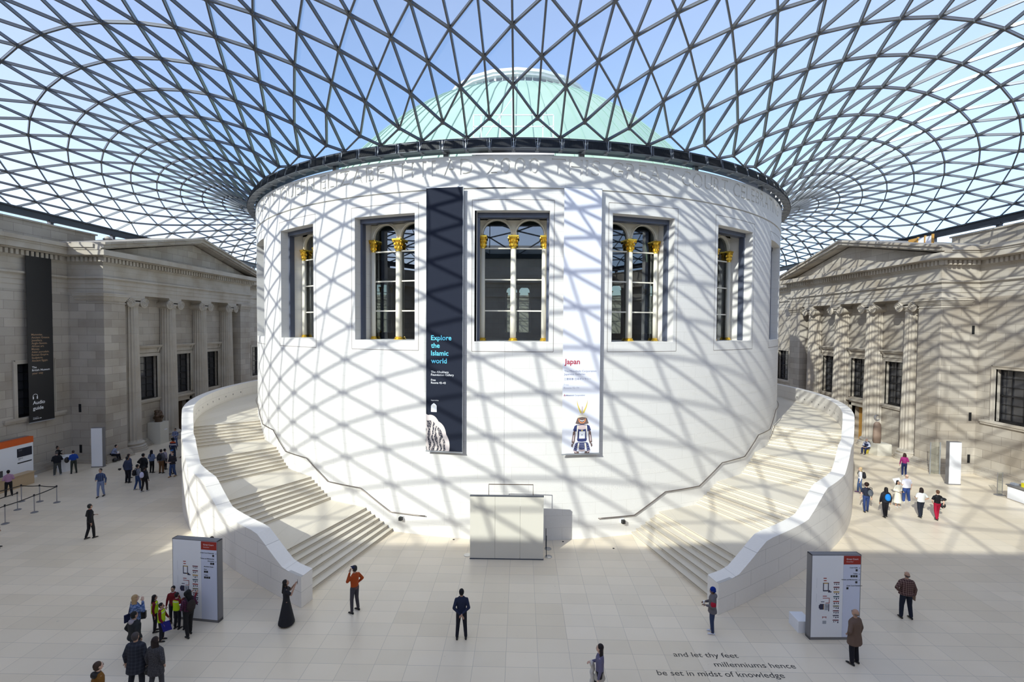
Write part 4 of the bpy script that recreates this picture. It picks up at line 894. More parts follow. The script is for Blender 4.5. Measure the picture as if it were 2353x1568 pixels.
# ---------------------------------------------------------------- sculptures on plinths
pl = MB(); pl.box(-33.05, -31.9, -3.75, -2.70, .0, 1.95); plo = pl.build('plinth', M['bone'], None); tag(plo, 'tall beige stone plinth beneath a dark bronze sculpture, left portico', 'plinth'); m = MB(); m.box(-31.9, -31.89, -3.25, -2.9, 1.2, 1.3); m.build('caption_plate', M['white'], plo)
b_ = MB(); rnd = random.Random(5)
for k in range(26): b_.ell((-32.45+rnd.uniform(-.18, .18), -3.2+rnd.uniform(-.16, .16), 2.2+rnd.uniform(0, .75)), rnd.uniform(.12, .22), rnd.uniform(.12, .22), rnd.uniform(.12, .2), 10, 7)
b_.lathe([(.3, 1.95), (.28, 2.3)], 14, (-32.45, -3.2, 0)); so = b_.build('sculpture', M['bronze'], smooth=True); tag(so, 'dark lumpy bronze sculpture standing on the left portico plinth', 'sculpture'); rm = so.modifiers.new('r', 'REMESH'); rm.mode = 'VOXEL'; rm.voxel_size = .03
m = MB(); m.box(-32.65, -32.25, -3.4, -3.0, 1.95, 2.0); m.build('base', M['black'], so)
pl = MB(); pl.box(30.80, 32.0, -4.87, -3.7, 0, .95); plo = pl.build('plinth', M['bone']); tag(plo, 'low beige stone block beneath a brown statue, right portico', 'plinth'); m = MB(); m.box(30.84, 31.96, -4.83, -3.74, .95, .97); m.build('top_slab', M['bone'], plo)
b_ = MB(); rings = []
for z, rx, ry in ((.97, .30, .2), (1.5, .33, .22), (2.2, .32, .22), (2.6, .28, .2), (2.75, .18, .14), (2.8, .05, .05)): rings.append([(31.15+rx*cos(2*pi*k/16), -4.3+ry*sin(2*pi*k/16), z) for k in range(16)])
b_.loft(rings); so = b_.build('sculpture', M['brownstone'], smooth=True); tag(so, 'brown stone torso with a pale curved head on the low right plinth', 'sculpture'); m = MB(); m.tube([(31.15+.22*cos(t*.28+1.2), -4.3, 3.15+.22*sin(t*.28+1.2)) for t in range(17)], [.03+.05*sin(pi*t/16) for t in range(17)], 8); m.tube([(31.15, -4.3, 2.78), (31.2, -4.3, 2.98)], .02, 6); m.build('curved_head', M['ssp'], so)
# timber hoarding on the right portico roof, vent pipe on the left
m = MB()
for k in range(3): pass
m.box(33.2, 33.3, -5.35, -4.45, 17.55, 18.35); wc = m.build('timber_hoarding', M['wood']); tag(wc, 'orange timber hoarding box on the roof of the right portico', 'hoarding'); m = MB(); m.box(33.22, 33.28, -6.75, -5.4, 17.4, 18.3); m.build('pale_panel', M['whitecloth'], wc)
m = MB()
for yy in (-5.38, -6.08, -6.78): m.box(33.18, 33.32, yy-.05, yy+.05, 17.3, 18.4)
m.build('timber_post', M['wood'], wc)
m = MB(); m.lathe([(.28, 16.9), (.28, 18.1), (.1, 18.3)], 18, (-35.0, -5.3, 0)); vp = m.build('vent_pipe', M['oldplain'], smooth=True); tag(vp, 'stubby grey vent pipe behind the left portico cornice', 'vent pipe'); m = MB(); m.lathe([(.33, 18.0), (.33, 18.08)], 18, (-35.0, -5.3, 0)); m.build('collar', M['gsf'], vp)
# ---------------------------------------------------------------- quotation cut in the floor
m = MB(); FR, FU = (1, -.004, 0), (.0, 1, 0)
for t, x, y_, w_, h in (('and let thy feet', 5.50, -30.17, 2.10, .215), ('millenniums hence', 6.66, -30.60, 2.55, .215), ('be set in midst of knowledge', 4.73, -31.02, 3.90, .215), ('Tennyson', 9.6, -31.30, .8, .10)): put_text(m, t, (x, y_, .003), FR, FU, h, width=w_)
m.build('carved_quotation', M['black'], bpy.data.objects['floor'], recalc=False)
for k, (px_, py_) in enumerate(((1.3, -22.05), (2.6, -21.95), (-.6, -22.1), (-2.9, -21.9), (5.0, -22.6))):
    m = MB(); m.lathe([(.05, .0), (.05, .008)], 12, (px_, py_, 0)); m.build('floor_uplight', M['void'], bpy.data.objects['floor'])
# ---------------------------------------------------------------- people
SKIN = {'l': mat('light_skin', (.62, .40, .30), .55), 'm': mat('tan_skin', (.42, .25, .17), .55), 'd': mat('dark_skin', (.17, .09, .06), .5)}
_cm = {}
def cloth(c, rough=.8):
    if c in _cm: return _cm[c]
    m = mat('cloth_%d' % len(_cm), c, rough, 0, .25); _cm[c] = m; return m
def plaid(name, a, b, sc):
    def fn(t, bs):
        g = N(t, 'ShaderNodeTexCoord'); s = N(t, 'ShaderNodeSeparateXYZ'); t.links.new(g.outputs['Object'], s.inputs[0]); f = None
        for k in (0, 2):
            w = math_n(t, 'GREATER_THAN', math_n(t, 'FRACT', math_n(t, 'MULTIPLY', s.outputs[k], sc)), .62); f = w if f is None else math_n(t, 'MULTIPLY', math_n(t, 'ADD', f, w), .5)
        t.links.new(mixc(t, f, a, b), bs.inputs['Base Color'])
    return mat(name, a, .85, 0, .2, fn)
def bands(name, cols):
    """horizontal bands on object z: list of (upper z, colour)"""
    def fn(t, bs):
        g = N(t, 'ShaderNodeTexCoord'); s = N(t, 'ShaderNodeSeparateXYZ'); t.links.new(g.outputs['Object'], s.inputs[0]); r = N(t, 'ShaderNodeValToRGB'); r.color_ramp.interpolation = 'CONSTANT'
        el = r.color_ramp.elements; el[0].position = 0; el[0].color = (*cols[0][1], 1); el[1].position = cols[0][0]/2; el[1].color = (*cols[1][1], 1)
        for k in range(2, len(cols)): e_ = el.new(cols[k-1][0]/2); e_.color = (*cols[k][1], 1)
        t.links.new(math_n(t, 'MULTIPLY', s.outputs[2], .5), r.inputs[0]); t.links.new(r.outputs[0], bs.inputs['Base Color'])
    return mat(name, cols[0][1], .85, 0, .2, fn)
def flat_noise(name, a, b, sc):
    def fn(t, bs):
        g = N(t, 'ShaderNodeTexCoord'); n = N(t, 'ShaderNodeTexNoise'); n.inputs['Scale'].default_value = sc; t.links.new(g.outputs['Object'], n.inputs['Vector']); r = N(t, 'ShaderNodeValToRGB'); r.color_ramp.elements[0].position = .45; r.color_ramp.elements[1].position = .55
        t.links.new(n.outputs[0], r.inputs[0]); t.links.new(mixc(t, r.outputs[0], a, b), bs.inputs['Base Color'])
    return mat(name, a, .85, 0, .2, fn)
def remesh(m, vox, name, mt, parent, smooth=3):
    me = bpy.data.meshes.new('tmp'); me.from_pydata(m.v, [], m.f); bm = bmesh.new(); bm.from_mesh(me)
    bmesh.ops.recalc_face_normals(bm, faces=bm.faces); bm.to_mesh(me); bm.free(); o = bpy.data.objects.new('tmp', me); COL.objects.link(o)
    r = o.modifiers.new('r', 'REMESH'); r.mode = 'VOXEL'; r.voxel_size = vox; s = o.modifiers.new('s', 'SMOOTH'); s.iterations = smooth; s.factor = .5
    d = bpy.context.evaluated_depsgraph_get(); m2 = bpy.data.meshes.new_from_object(o.evaluated_get(d)); bpy.data.objects.remove(o); bpy.data.meshes.remove(me)
    m2.materials.clear(); m2.materials.append(mt); m2.polygons.foreach_set('use_smooth', [True]*len(m2.polygons)); m2.name = name
    o = bpy.data.objects.new(name, m2); COL.objects.link(o)
    if parent: o.parent = parent
    return o
def V(*a): return Vector(a)
def cone(m, p0, r0_, p1, r1_, n=12):
    p0 = V(*p0); p1 = V(*p1); d = p1-p0; L = d.length
    if L < 1e-6: m.ell(p0, r0_, r0_, r0_, n, 8); return
    d.normalize(); ds = [p0-d*r0_*.98, p0-d*r0_*.7]; rs = [r0_*.15, r0_*.7]
    for k in range(5): t = k/4; ds.append(p0.lerp(p1, t)); rs.append(r0_+(r1_-r0_)*t)
    ds += [p1+d*r1_*.7, p1+d*r1_*.98]; rs += [r1_*.7, r1_*.15]; m.tube(ds, rs, n)
def torso_rings(prof):
    """prof: (z, half width, half depth, y offset)"""
    return [[(rx*cos(2*pi*k/20), yo+ry*sin(2*pi*k/20)*(1 if abs(cos(2*pi*k/20)) < .9 else .9), z) for k in range(20)] for z, rx, ry, yo in prof]
ARM = {  # elbow, wrist for the right side (+x is the person's right when facing +y is mirrored)
 'down': ((.255, -.03, 1.12), (.27, .03, .87)), 'back': ((.25, -.10, 1.13), (.04, -.19, .98)), 'front': ((.25, -.02, 1.12), (.13, .24, 1.10)), 'phone': ((.21, .16, 1.20), (.07, .30, 1.46)),
 'face': ((.22, .14, 1.20), (.06, .19, 1.46)), 'hip': ((.33, -.06, 1.15), (.20, .06, 1.00)), 'point': ((.22, .2, 1.32), (.14, .42, 1.45)), 'hold': ((.25, .0, 1.12), (.22, .2, .98)), 'swing': ((.26, -.12, 1.13), (.27, -.10, .88)), 'fwd': ((.25, .05, 1.12), (.25, .18, .92)), 'lap': ((.25, .06, 1.12), (.10, .30, 1.03)), 'pocket': ((.29, -.08, 1.14), (.22, .03, .93))}
LEG = {'stand': (((.10, .02, .50), (.11, -.01, .09)), ((.10, .02, .50), (.11, -.01, .09))), 'apart': (((.12, .02, .50), (.15, -.02, .09)), ((.12, .02, .50), (.15, -.02, .09))), 'walk': (((.10, .14, .52), (.10, .20, .10)), ((.09, -.02, .50), (.10, -.24, .14))), 'step': (((.10, .08, .51), (.10, .10, .09)), ((.10, -.02, .5), (.10, -.14, .10))),
 'sit': (((.13, .44, .90), (.13, .46, .50)), ((.11, .44, .90), (.12, .50, .50)))}
def hand(m, w, d, sx, det):
    w = V(*w); d = d.normalized(); a = d.cross(V(0, 0, 1)); a = a.normalized() if a.length > .1 else V(1, 0, 0); b = d.cross(a)
    c = w+d*.05; m.loft([[w+a*.022*cos(t)+b*.016*sin(t) for t in [2*pi*k/8 for k in range(8)]], [c+a*.040*cos(t)+b*.016*sin(t) for t in [2*pi*k/8 for k in range(8)]], [w+d*.095+a*.042*cos(t)+b*.013*sin(t) for t in [2*pi*k/8 for k in range(8)]]])
    if det:
        for k, L in enumerate((.068, .078, .074, .058)):
            q = w+d*.088+a*(-.030+.020*k); m.tube([q, q+d*L*.5+b*.006, q+d*L*.8+b*.022, q+d*L*.92+b*.036], [.0095, .009, .008, .0055], 6)
        q = w+d*.03+a*-.034; m.tube([q, q+d*.03-a*.022+b*.012, q+d*.058-a*.020+b*.024], [.011, .010, .007], 6)
    else: m.ell(w+d*.12, .035, .03, .03, 8, 6)
pno = [0]
def person(x, y_, face, H, label, top=(.1, .1, .12), trou=(.03, .03, .04), skin='l', hair=(.04, .03, .02), hairs='short', arms=('down', 'down'), legs='stand', shoe=(.02, .02, .02), coat=0, sleeve=1, look=0., turn=0., vox=.022, det=False, z=0., w=1., skirt=None, vest=None, hat=None, hood=None, topm=None, trm=None, shorts=False, collar=None, lean=0., group=None):
    """face: heading in degrees of the way the person looks, 0 = away from the camera (+y), 90 = to the left (-x)"""
    s = H/1.74; pno[0] += 1
    sit = legs == 'sit'
    hz = 0.
    def S(p): return V(p[0]*s*(w if abs(p[0]) > .1 else 1), p[1]*s, p[2]*s)
    def lean_(p): return V(p[0], p[1]+lean*max(0, p[2]-.95)*1., p[2]-abs(lean)*.15*max(0, p[2]-.95))
    sh = [lean_((q*.170, 0, 1.385)) for q in (1, -1)]; el = []; wr = []
    for q, a in zip((1, -1), arms):
        e_, w_ = ARM[a]; el.append(lean_((q*e_[0], e_[1], e_[2]))); wr.append(lean_((q*w_[0]+( -.03*q if a == 'back' and q < 0 else 0), w_[1], w_[2]-(.05 if a == 'back' and q < 0 else 0))))
    hip = [(q*.09, 0, .93) for q in (1, -1)]; kn = []; an = []
    for q, (k_, a_) in zip((1, -1), LEG[legs]): kn.append((q*k_[0], k_[1], k_[2])); an.append((q*a_[0], a_[1], a_[2]))
    neck = lean_((0, -.01, 1.48)); hc = lean_((0, .012-.02*look, 1.625)); rot = Matrix.Rotation(R(turn), 3, 'Z') @ Matrix.Rotation(R(look*24), 3, 'X')
    b = MB(); sk = SKIN[skin]
    def hp(p): return hc+rot @ V(*p)
    # body: one surface from feet to crown
    b.loft([[S(lean_(p)) for p in r_] for r_ in torso_rings([(.86, .13, .09, 0), (.95, .155, .10, 0), (1.08, .135, .09, 0), (1.22, .15, .10, 0), (1.36, .165, .10, 0), (1.43, .14, .075, 0), (1.47, .07, .055, -.01)])])
    cone(b, S(neck-V(0, 0, .04)), .055*s, S(hp((0, -.01, -.07))), .050*s)
    b.ell(S(hc+rot @ V(0, -.012, .018)), .076*s, .094*s, .108*s, 16, 12, rot); b.ell(S(hp((0, .022, -.052))), .056*s, .066*s, .066*s, 12, 8, rot)
    for k in (0, 1):
        cone(b, S(sh[k]), .052*s, S(el[k]), .040*s); cone(b, S(el[k]), .040*s, S(wr[k]), .026*s); cone(b, S(hip[k]), .085*s, S(kn[k]), .052*s); cone(b, S(kn[k]), .052*s, S(an[k]), .036*s)
        cone(b, S(an[k]), .036*s, S(V(*an[k])+V(0, .06, -.05)), .03*s)
    root = remesh(b, vox, 'person', sk, None, 2)
    e = MB()
    for k in (0, 1): e.ell(S(hp(((k*2-1)*.077, -.01, .0))), .012*s, .024*s, .033*s, 8, 6, rot)
    e.loft([[S(hp(p)) for p in ((-.012, .085, -.03), (.012, .085, -.03), (.0, .085, -.022))], [S(hp(p)) for p in ((-.013, .108, -.028), (.013, .108, -.028), (0, .110, -.010))], [S(hp(p)) for p in ((-.006, .086, .03), (.006, .086, .03), (0, .088, .034))]])
    for k in (0, 1):
        d = (V(*wr[k])-V(*el[k])).normalized(); hand_m = e; w0 = S(wr[k]); n0 = len(e.v); hand(e, (0, 0, 0), d, 1, det); e.v[n0:] = [tuple(w0+V(*v)*s) for v in e.v[n0:]]
    me = root.data; bm = bmesh.new(); bm.from_mesh(me); vs = [bm.verts.new(v) for v in e.v]
    for f_ in e.f:
        try: bm.faces.new([vs[i] for i in f_]).smooth = True
        except ValueError: pass
    bmesh.ops.recalc_face_normals(bm, faces=bm.faces); bm.to_mesh(me); bm.free()
    f = MB()
    for k in (-1, 1): f.ell(S(hp((k*.031, .083, .012))), .012*s, .008*s, .008*s, 8, 6, rot)
    f.mi = 1; f.ell(S(hp((0, .088, -.062))), .024*s, .008*s, .007*s, 10, 6, rot)
    for k in (-1, 1): f.mi = 0; f.ell(S(hp((k*.031, .090, .034))), .018*s, .006*s, .004*s, 8, 4, rot)
    f.build('facial_features', [cloth((.03, .02, .015)), cloth((.35, .12, .10))], root, smooth=True)
    # hair
    h = MB(); hm = cloth(hair, .6)
    if hairs != 'bald':
        h.ell(S(hp((0, -.030, .040))), .088*s, .098*s, .100*s, 14, 10, rot); h.ell(S(hp((0, -.035, -.01))), .084*s, .085*s, .085*s, 12, 8, rot)
        if hairs == 'long':
            for t in range(6): h.ell(S(hc+V(0, -.085-.006*t, -.04-.06*t)+V(0, lean*.1, 0)), (.085-.003*t)*s, .045*s, .065*s, 12, 8)
            for k in (-1, 1): cone(h, S(hp((k*.075, -.02, .0))), .03*s, S(hp((k*.085, -.03, -.16))), .03*s)
        if hairs == 'bob':
            for k in range(-3, 4): cone(h, S(hp((.028*k, -.075+.004*k*k, .0))), .035*s, S(hp((.032*k, -.085+.006*k*k, -.17))), .032*s)
        if hairs == 'afro': h.ell(S(hp((0, -.03, .05))), .125*s, .125*s, .12*s, 14, 10, rot)
        if hairs == 'bun': h.ell(S(hp((0, -.06, .14))), .045*s, .045*s, .045*s, 10, 8, rot)
        remesh(h, vox*.8, 'hair', hm, root, 2)
    else: h.ell(S(hp((0, -.048, -.01))), .080*s, .066*s, .055*s, 14, 8, rot); remesh(h, vox*.8, 'hair', hm, root, 2)
    if hat:
        c = MB()
        if hat[0] == 'cap': c.ell(S(hp((0, -.015, .06))), .092*s, .108*s, .075*s, 16, 8, rot); c.ell(S(hp((0, .11, .065))), .065*s, .07*s, .012*s, 12, 6, rot)
        else: c.ell(S(hp((0, -.02, .05))), .094*s, .108*s, .105*s, 16, 10, rot); c.ell(S(hp((0, -.03, .0))), .092*s, .105*s, .06*s, 16, 8, rot)
        remesh(c, vox*.7, hat[0], cloth(hat[1]), root, 2)
    # trousers or skirt
    t = MB(); tm = trm or cloth(trou)
    if skirt:
        zb, rw, cm_ = skirt; t.loft([[S(p) for p in r_] for r_ in torso_rings([(zb, rw, rw*.85, .0), (zb+(1.0-zb)*.35, rw*.82, rw*.66, 0), (.92, .175, .13, 0), (1.06, .145, .11, 0)])]); remesh(t, vox, 'skirt', cloth(cm_) if isinstance(cm_, tuple) else cm_, root)
    t = MB()
    if not skirt or skirt[0] > .35:
        t.loft([[S(p) for p in r_] for r_ in torso_rings([(.86, .15, .11, 0), (.95, .175, .125, 0), (1.05, .155, .11, 0)])])
        for k in (0, 1):
            A_ = S(V(*an[k])+V(0, 0, .01)); cone(t, S(hip[k]), .098*s*w, S(kn[k]), .070*s*w)
            cone(t, S(kn[k]), .070*s*w, A_, .056*s*w)
        remesh(t, vox, 'trousers', tm, root, 3)
    # upper garment
    u = MB(); um = topm or cloth(top); g_ = 1.0+.10*(coat > 0)
    prof = [(.98-.0, .165*g_, .12*g_, 0), (1.08, .160*g_, .118*g_, 0), (1.22, .172*g_, .125*g_, 0), (1.34, .188*g_, .122*g_, 0), (1.40, .172*g_, .105*g_, -.005), (1.44, .135*g_, .085*g_, -.01), (1.485, .080, .068, -.01)]
    if coat: prof = [(.98-coat, .20*g_, .15*g_, 0), (.98-coat*.5, .19*g_, .14*g_, 0)]+prof
    else: prof = [(.92, .17, .125, 0)]+prof
    u.loft([[S(lean_(p)) if p[2] > .95 else S(p) for p in [(q[0]*w, q[1]*w, q[2]) for q in r_]] for r_ in torso_rings(prof)])
    for k in (0, 1):
        cone(u, S(V(*sh[k])-V(0, 0, .012)), .064*s*g_, S(el[k]), .055*s*g_) if sleeve != .5 else cone(u, S(V(*sh[k])-V(0, 0, .012)), .064*s, S(V(*sh[k]).lerp(V(*el[k]), .7)), .066*s)
        if sleeve == 1: cone(u, S(el[k]), .055*s*g_, S(V(*el[k]).lerp(V(*wr[k]), .93)), .040*s*g_)
    if hood: pass
    remesh(u, vox, 'coat' if coat else 'top', um, root, 3)
    if hood: c = MB(); c.ell(S(lean_((0, -.09, 1.44))), .12*s, .075*s, .085*s, 14, 8); c.ell(S(lean_((0, -.02, 1.475))), .09*s, .08*s, .04*s, 14, 8); remesh(c, vox*.8, 'hood', cloth(hood), root, 2)
    if vest: c = MB(); c.loft([[S(lean_(p)) for p in r_] for r_ in torso_rings([(.92, .192, .145, 0), (1.1, .182, .138, 0), (1.3, .200, .14, 0), (1.38, .185, .12, 0), (1.455, .11, .085, 0)])]); remesh(c, vox*.8, 'safety_vest', vest, root, 2)
    if collar: c = MB(); c.ell(S(lean_((0, -.005, 1.478))), .072*s, .068*s, .03*s, 14, 6); remesh(c, vox*.7, 'collar', cloth(collar), root, 1)
    for k in (0, 1):
        c = MB(); a_ = S(an[k]); dz = a_.z-.0 if not sit else .09*s; base = a_.z-.085*s
        if legs in ('walk',) and k == 1: base = a_.z-.10*s
        rings = []
        for yy, ww, hh in ((-.075, .028, .05), (-.055, .036, .075), (0, .038, .085), (.07, .043, .06), (.13, .044, .045), (.17, .034, .03), (.185, .015, .02)):
            rings.append([V(a_.x+ww*s*cos(q_), a_.y+yy*s, base+max(0, hh*s*(.5+.5*sin(q_)))) for q_ in [2*pi*i/12 for i in range(12)]])
        c.loft(rings); c.build('shoe', cloth(shoe, .5), root, smooth=True)
    lo = min((root.matrix_basis @ v.co).z for v in root.data.vertices)
    root.location = (x, y_, z); root.rotation_euler.z = R(face)
    tag(root, label, 'person', group)
    return root, s, dict(sh=sh, el=el, wr=wr, S=S)
def local(root, m, name, mt, label, cat, rem=0):
    """a held or worn thing: own top-level object, placed with the person's transform"""
    o = remesh(m, rem, name, mt, None, 2) if rem else m.build(name, mt, smooth=False)
    o.location = root.location; o.rotation_euler = root.rotation_euler; tag(o, label, cat); return o
def backpack(root, s, c, label, dx=0, dz=0, k=1.):
    m = MB(); m.ell((dx*s, -.21*s, (1.22+dz)*s), .15*s*k, .095*s*k, .215*s*k, 14, 10); m.ell((dx*s, -.27*s, (1.14+dz)*s), .11*s*k, .06*s*k, .11*s*k, 12, 8)
    o = local(root, m, 'backpack', cloth(c) if isinstance(c, tuple) else c, label, 'backpack', .016)
    t = MB()
    for q in (-1, 1): t.tube([((dx+q*.09)*s, -.16*s, (1.36+dz)*s), ((dx+q*.10)*s, -.08*s, (1.49+dz*.5)*s), ((dx*.6+q*.10)*s, .08*s, (1.47)*s), ((dx*.5+q*.12)*s, .145*s, 1.30*s), ((dx+q*.13)*s, .06*s, 1.1*s), ((dx+q*.1)*s, -.15*s, (1.08+dz)*s)], .016*s, 6)
    t.build('strap', cloth((.02, .02, .022)), o); return o
BLK = (.018, .018, .022)
# foreground figures
p, s, J = person(-7.95, -28.85, -62, 1.62, 'woman in a long black dress lifting a phone to photograph, beside the left stair end', top=BLK, skin='m', hair=(.012, .01, .01), hairs='long', arms=('phone', 'phone'), legs='apart', skirt=(.06, .36, BLK), sleeve=.5, look=.7, vox=.015, det=True)
m = MB(); m.obox((.0, .40*s, 1.56*s), (.075, 0, 0), (0, .01, 0), (0, 0, .15)); local(p, m, 'phone', M['black'], 'phone held up by the woman in the long black dress', 'phone')
m = MB(); m.box(-.03, .03, .408*s, .411*s, 1.5*s, 1.62*s)
p, s, J = person(-5.76, -28.05, 62, 1.75, 'man in a rust orange sweater and dark cap, hand at his mouth', top=(.36, .06, .01), trou=(.055, .05, .06), skin='m', hair=(.02, .02, .02), arms=('hip', 'face'), legs='apart', hat=('cap', (.015, .02, .06)), vox=.015, det=True, look=-.2)
p, s, J = person(-1.56, -29.47, 5, 1.75, 'man in navy seen from behind with hands clasped behind his back', top=(.016, .022, .05), trou=(.012, .013, .022), skin='m', hair=(.008, .008, .010), arms=('back', 'back'), legs='apart', vox=.015, det=True, look=.5)
p, s, J = person(7.23, -28.92, 75, 1.62, 'person in a blue knitted hat and grey hoodie standing by the right stair end', top=(.13, .12, .13), trou=(.03, .045, .10), skin='d', hair=(.01, .01, .01), arms=('front', 'front'), legs='stand', shoe=(.62, .64, .72), hat=('knitted_hat', (.0, .02, .20)), hood=(.15, .14, .15), coat=.16, vox=.015, det=True)
m = MB()
for q in range(1): m.ell((-.22*s, .0, 1.2*s), .09*s, .10*s, .12*s, 14, 8)
o = m.build('sleeve_patch', cloth((.35, .01, .03)), p, smooth=True)
m = MB(); m.tube([(-.02, .30*s, 1.05*s), (-.02, .31*s, 1.2*s)], .03, 10); local(p, m, 'cup', M['white'], 'white cup held by the person in the blue knitted hat', 'cup')
p, s, J = person(14.81, -27.85, -8, 1.75, 'man in a brown plaid shirt looking up, seen from behind on the right', topm=plaid('brown_plaid', (.055, .025, .025), (.22, .14, .12), 14), trou=(.012, .016, .03), skin='m', hair=(.06, .05, .05), hairs='bald', arms=('down', 'hip'), legs='apart', coat=.08, vox=.015, det=True, look=.5, w=1.1)
m = MB(); m.obox((.285*s, .04, .77*s), (.03, 0, 0), (0, .13, 0), (0, -.02, .19)); local(p, m, 'guidebook', cloth((.30, .22, .17)), 'small tan guidebook hanging from the plaid shirted man’s hand', 'book')
p, s, J = person(11.18, -30.35, 25, 1.78, 'bald man in a brown coat with his arm akimbo, in front of the right sign', top=(.13, .085, .065), trou=(.012, .012, .018), skin='m', hair=(.2, .15, .12), hairs='bald', arms=('down', 'hip'), legs='stand', coat=.32, vox=.015, det=True, look=.4, w=1.1)
p, s, J = person(2.74, -32.12, 78, 1.68, 'dark haired woman in a blue grey sweater walking left, cut by the bottom edge', top=(.13, .12, .20), trou=BLK, hair=(.018, .012, .012), hairs='bob', arms=('front', 'down'), legs='walk', skirt=(.72, .21, (.42, .38, .32)), vox=.015, det=True)
m = MB()
for t in range(7): m.ell((.12*s+.03*sin(t), (.22+.02*cos(t*2))*s, (1.05-.09*t)*s), .10*s, .07*s, .09*s, 10, 8)
local(p, m, 'folded_coat', cloth((.58, .54, .50)), 'pale coat draped over the arm of the woman at the bottom edge', 'coat', .02)
p, s, J = person(-10.72, -32.14, 5, 1.80, 'grey haired man in a long dark checked coat seen from behind', topm=plaid('dark_check', (.022, .024, .035), (.04, .045, .06), 10), trou=(.018, .02, .03), skin='m', hair=(.06, .05, .05), hairs='short', arms=('down', 'down'), legs='apart', coat=.36, vox=.015, det=True, look=.3, w=1.1)
p, s, J = person(-10.11, -32.18, -5, 1.70, 'woman in a grey tweed coat with dark wavy hair seen from behind', topm=flat_noise('grey_tweed', (.03, .03, .035), (.075, .072, .08), 60), trou=(.05, .05, .06), hair=(.02, .012, .012), hairs='bob', arms=('pocket', 'down'), legs='step', coat=.34, vox=.015, det=True, w=1.05)
m = MB(); m.ell((-.26*s, .06, .70*s), .09, .17, .14, 12, 8); m.tube([(-.26*s, -.06, .78*s), (-.27*s, 0, 1.0*s), (-.26*s, .14, .78*s)], .012, 6); local(p, m, 'handbag', M['black'], 'black handbag hanging from the tweed coated woman’s hand', 'handbag')
p, s, J = person(-10.77, -33.31, -30, 1.76, 'man in a brown hooded jacket cut off at the bottom left edge', top=(.17, .075, .012), trou=BLK, hair=(.05, .03, .02), skin='l', hood=(.02, .02, .02), vox=.015, det=True, arms=('down', 'down'), look=.1)
# school group at the left sign
vest = bands('hi_vis_yellow', [(.985, (.50, .72, .02)), (1.02, (.50, .50, .45)), (1.08, (.50, .72, .02)), (1.115, (.50, .50, .45)), (2, (.50, .72, .02))])
RED = (.16, .01, .015)
kid = lambda x, y_, f_, H, lb, **k: person(x, y_, f_, H, lb, top=RED, trou=(.02, .02, .028), skin=k.pop('skin', 'm'), hair=k.pop('hair', (.012, .01, .01)), vest=k.pop('vest', vest), collar=(.6, .6, .62), vox=.017, det=True, group='school children in yellow vests by the sign', **k)
p, s, J = kid(-11.72, -29.87, -75, 1.30, 'school child in a yellow vest holding a blue folder, nearest the camera', arms=('fwd', 'fwd'), legs='stand')
m = MB(); m.obox((.27*s, .30*s, .80*s), (.02, 0, 0), (0, .26, .06), (0, -.08, .32)); local(p, m, 'folder', cloth((.02, .02, .20)), 'blue folder held by the nearest school child', 'folder')
kid(-12.32, -29.40, -60, 1.30, 'long haired school child in a yellow vest with a black bag, left of the group', hairs='long', arms=('down', 'front'))
m = MB(); m.obox((-12.62, -29.62, .72), (.26, .1, 0), (-.04, .1, 0), (0, 0, .24)); m.tube([(-12.72, -29.62, .84), (-12.60, -29.60, 1.0), (-12.52, -29.60, .84)], .012, 6); tag(m.build('school_bag', M['black']), 'small black bag hanging beside the long haired school child', 'bag')
kid(-12.0, -28.95, -170, 1.36, 'school child in a red jumper turned back towards the camera', vest=None, arms=('down', 'down'))
kid(-11.66, -29.22, -10, 1.30, 'school child in a yellow vest facing the sign with one arm bent', arms=('front', 'front'), hair=(.02, .015, .015))
kid(-11.30, -29.25, -5, 1.36, 'school child reaching a red sleeved arm up to point at the map', arms=('point', 'point'), vest=None)
p, s, J = person(-10.98, -29.60, 60, 1.62, 'woman with long black hair and a dark pink plaid jacket beside the school children', topm=plaid('pink_plaid', (.03, .012, .025), (.12, .03, .07), 16), trou=(.008, .008, .01), skin='m', hair=(.008, .008, .01), hairs='long', arms=('front', 'front'), legs='step', vox=.015, det=True)
m = MB(); m.obox((0, .36*s, 1.10*s), (.22, 0, 0), (0, .16, 0), (0, 0, .012)); local(p, m, 'clipboard', M['white'], 'white papers held out by the woman in the plaid jacket', 'papers')
backpack(p, s, (.03, .022, .02), 'dark backpack worn by the woman in the plaid jacket')
p, s, J = person(-12.42, -30.10, -30, 1.70, 'blonde woman in a patterned blue blouse standing left of the school group', topm=flat_noise('blue_leaf_print', (.05, .09, .20), (.16, .22, .38), 18), trou=(.015, .02, .05), hair=(.36, .24, .12), hairs='bob', arms=('face', 'down'), vox=.015, det=True, w=1.12)
m = MB(); m.obox((-.30*s, -.06, .90*s), (.05, 0, 0), (0, .30, 0), (0, 0, .26)); m.tube([(-.28*s, -.1, 1.02*s), (-.2*s, -.05, 1.48*s), (-.28*s, .08, 1.02*s)], .014, 6); local(p, m, 'shoulder_bag', cloth((.015, .02, .06)), 'navy shoulder bag carried by the blonde woman', 'bag')
p, s, J = person(-11.75, -30.95, -25, 1.66, 'person in a dark padded jacket with a grey scarf in front of the blonde woman', top=(.018, .02, .022), trou=(.03, .035, .06), skin='m', hair=(.01, .01, .01), hood=(.30, .27, .29), arms=('pocket', 'pocket'), coat=.12, vox=.015, det=True, w=1.15)
person(-12.66, -25.80, 20, 1.75, 'person mostly hidden behind the left directory sign, head showing', top=(.05, .05, .07), trou=(.03, .03, .05), skin='d', hair=(.03, .02, .015), vox=.02)
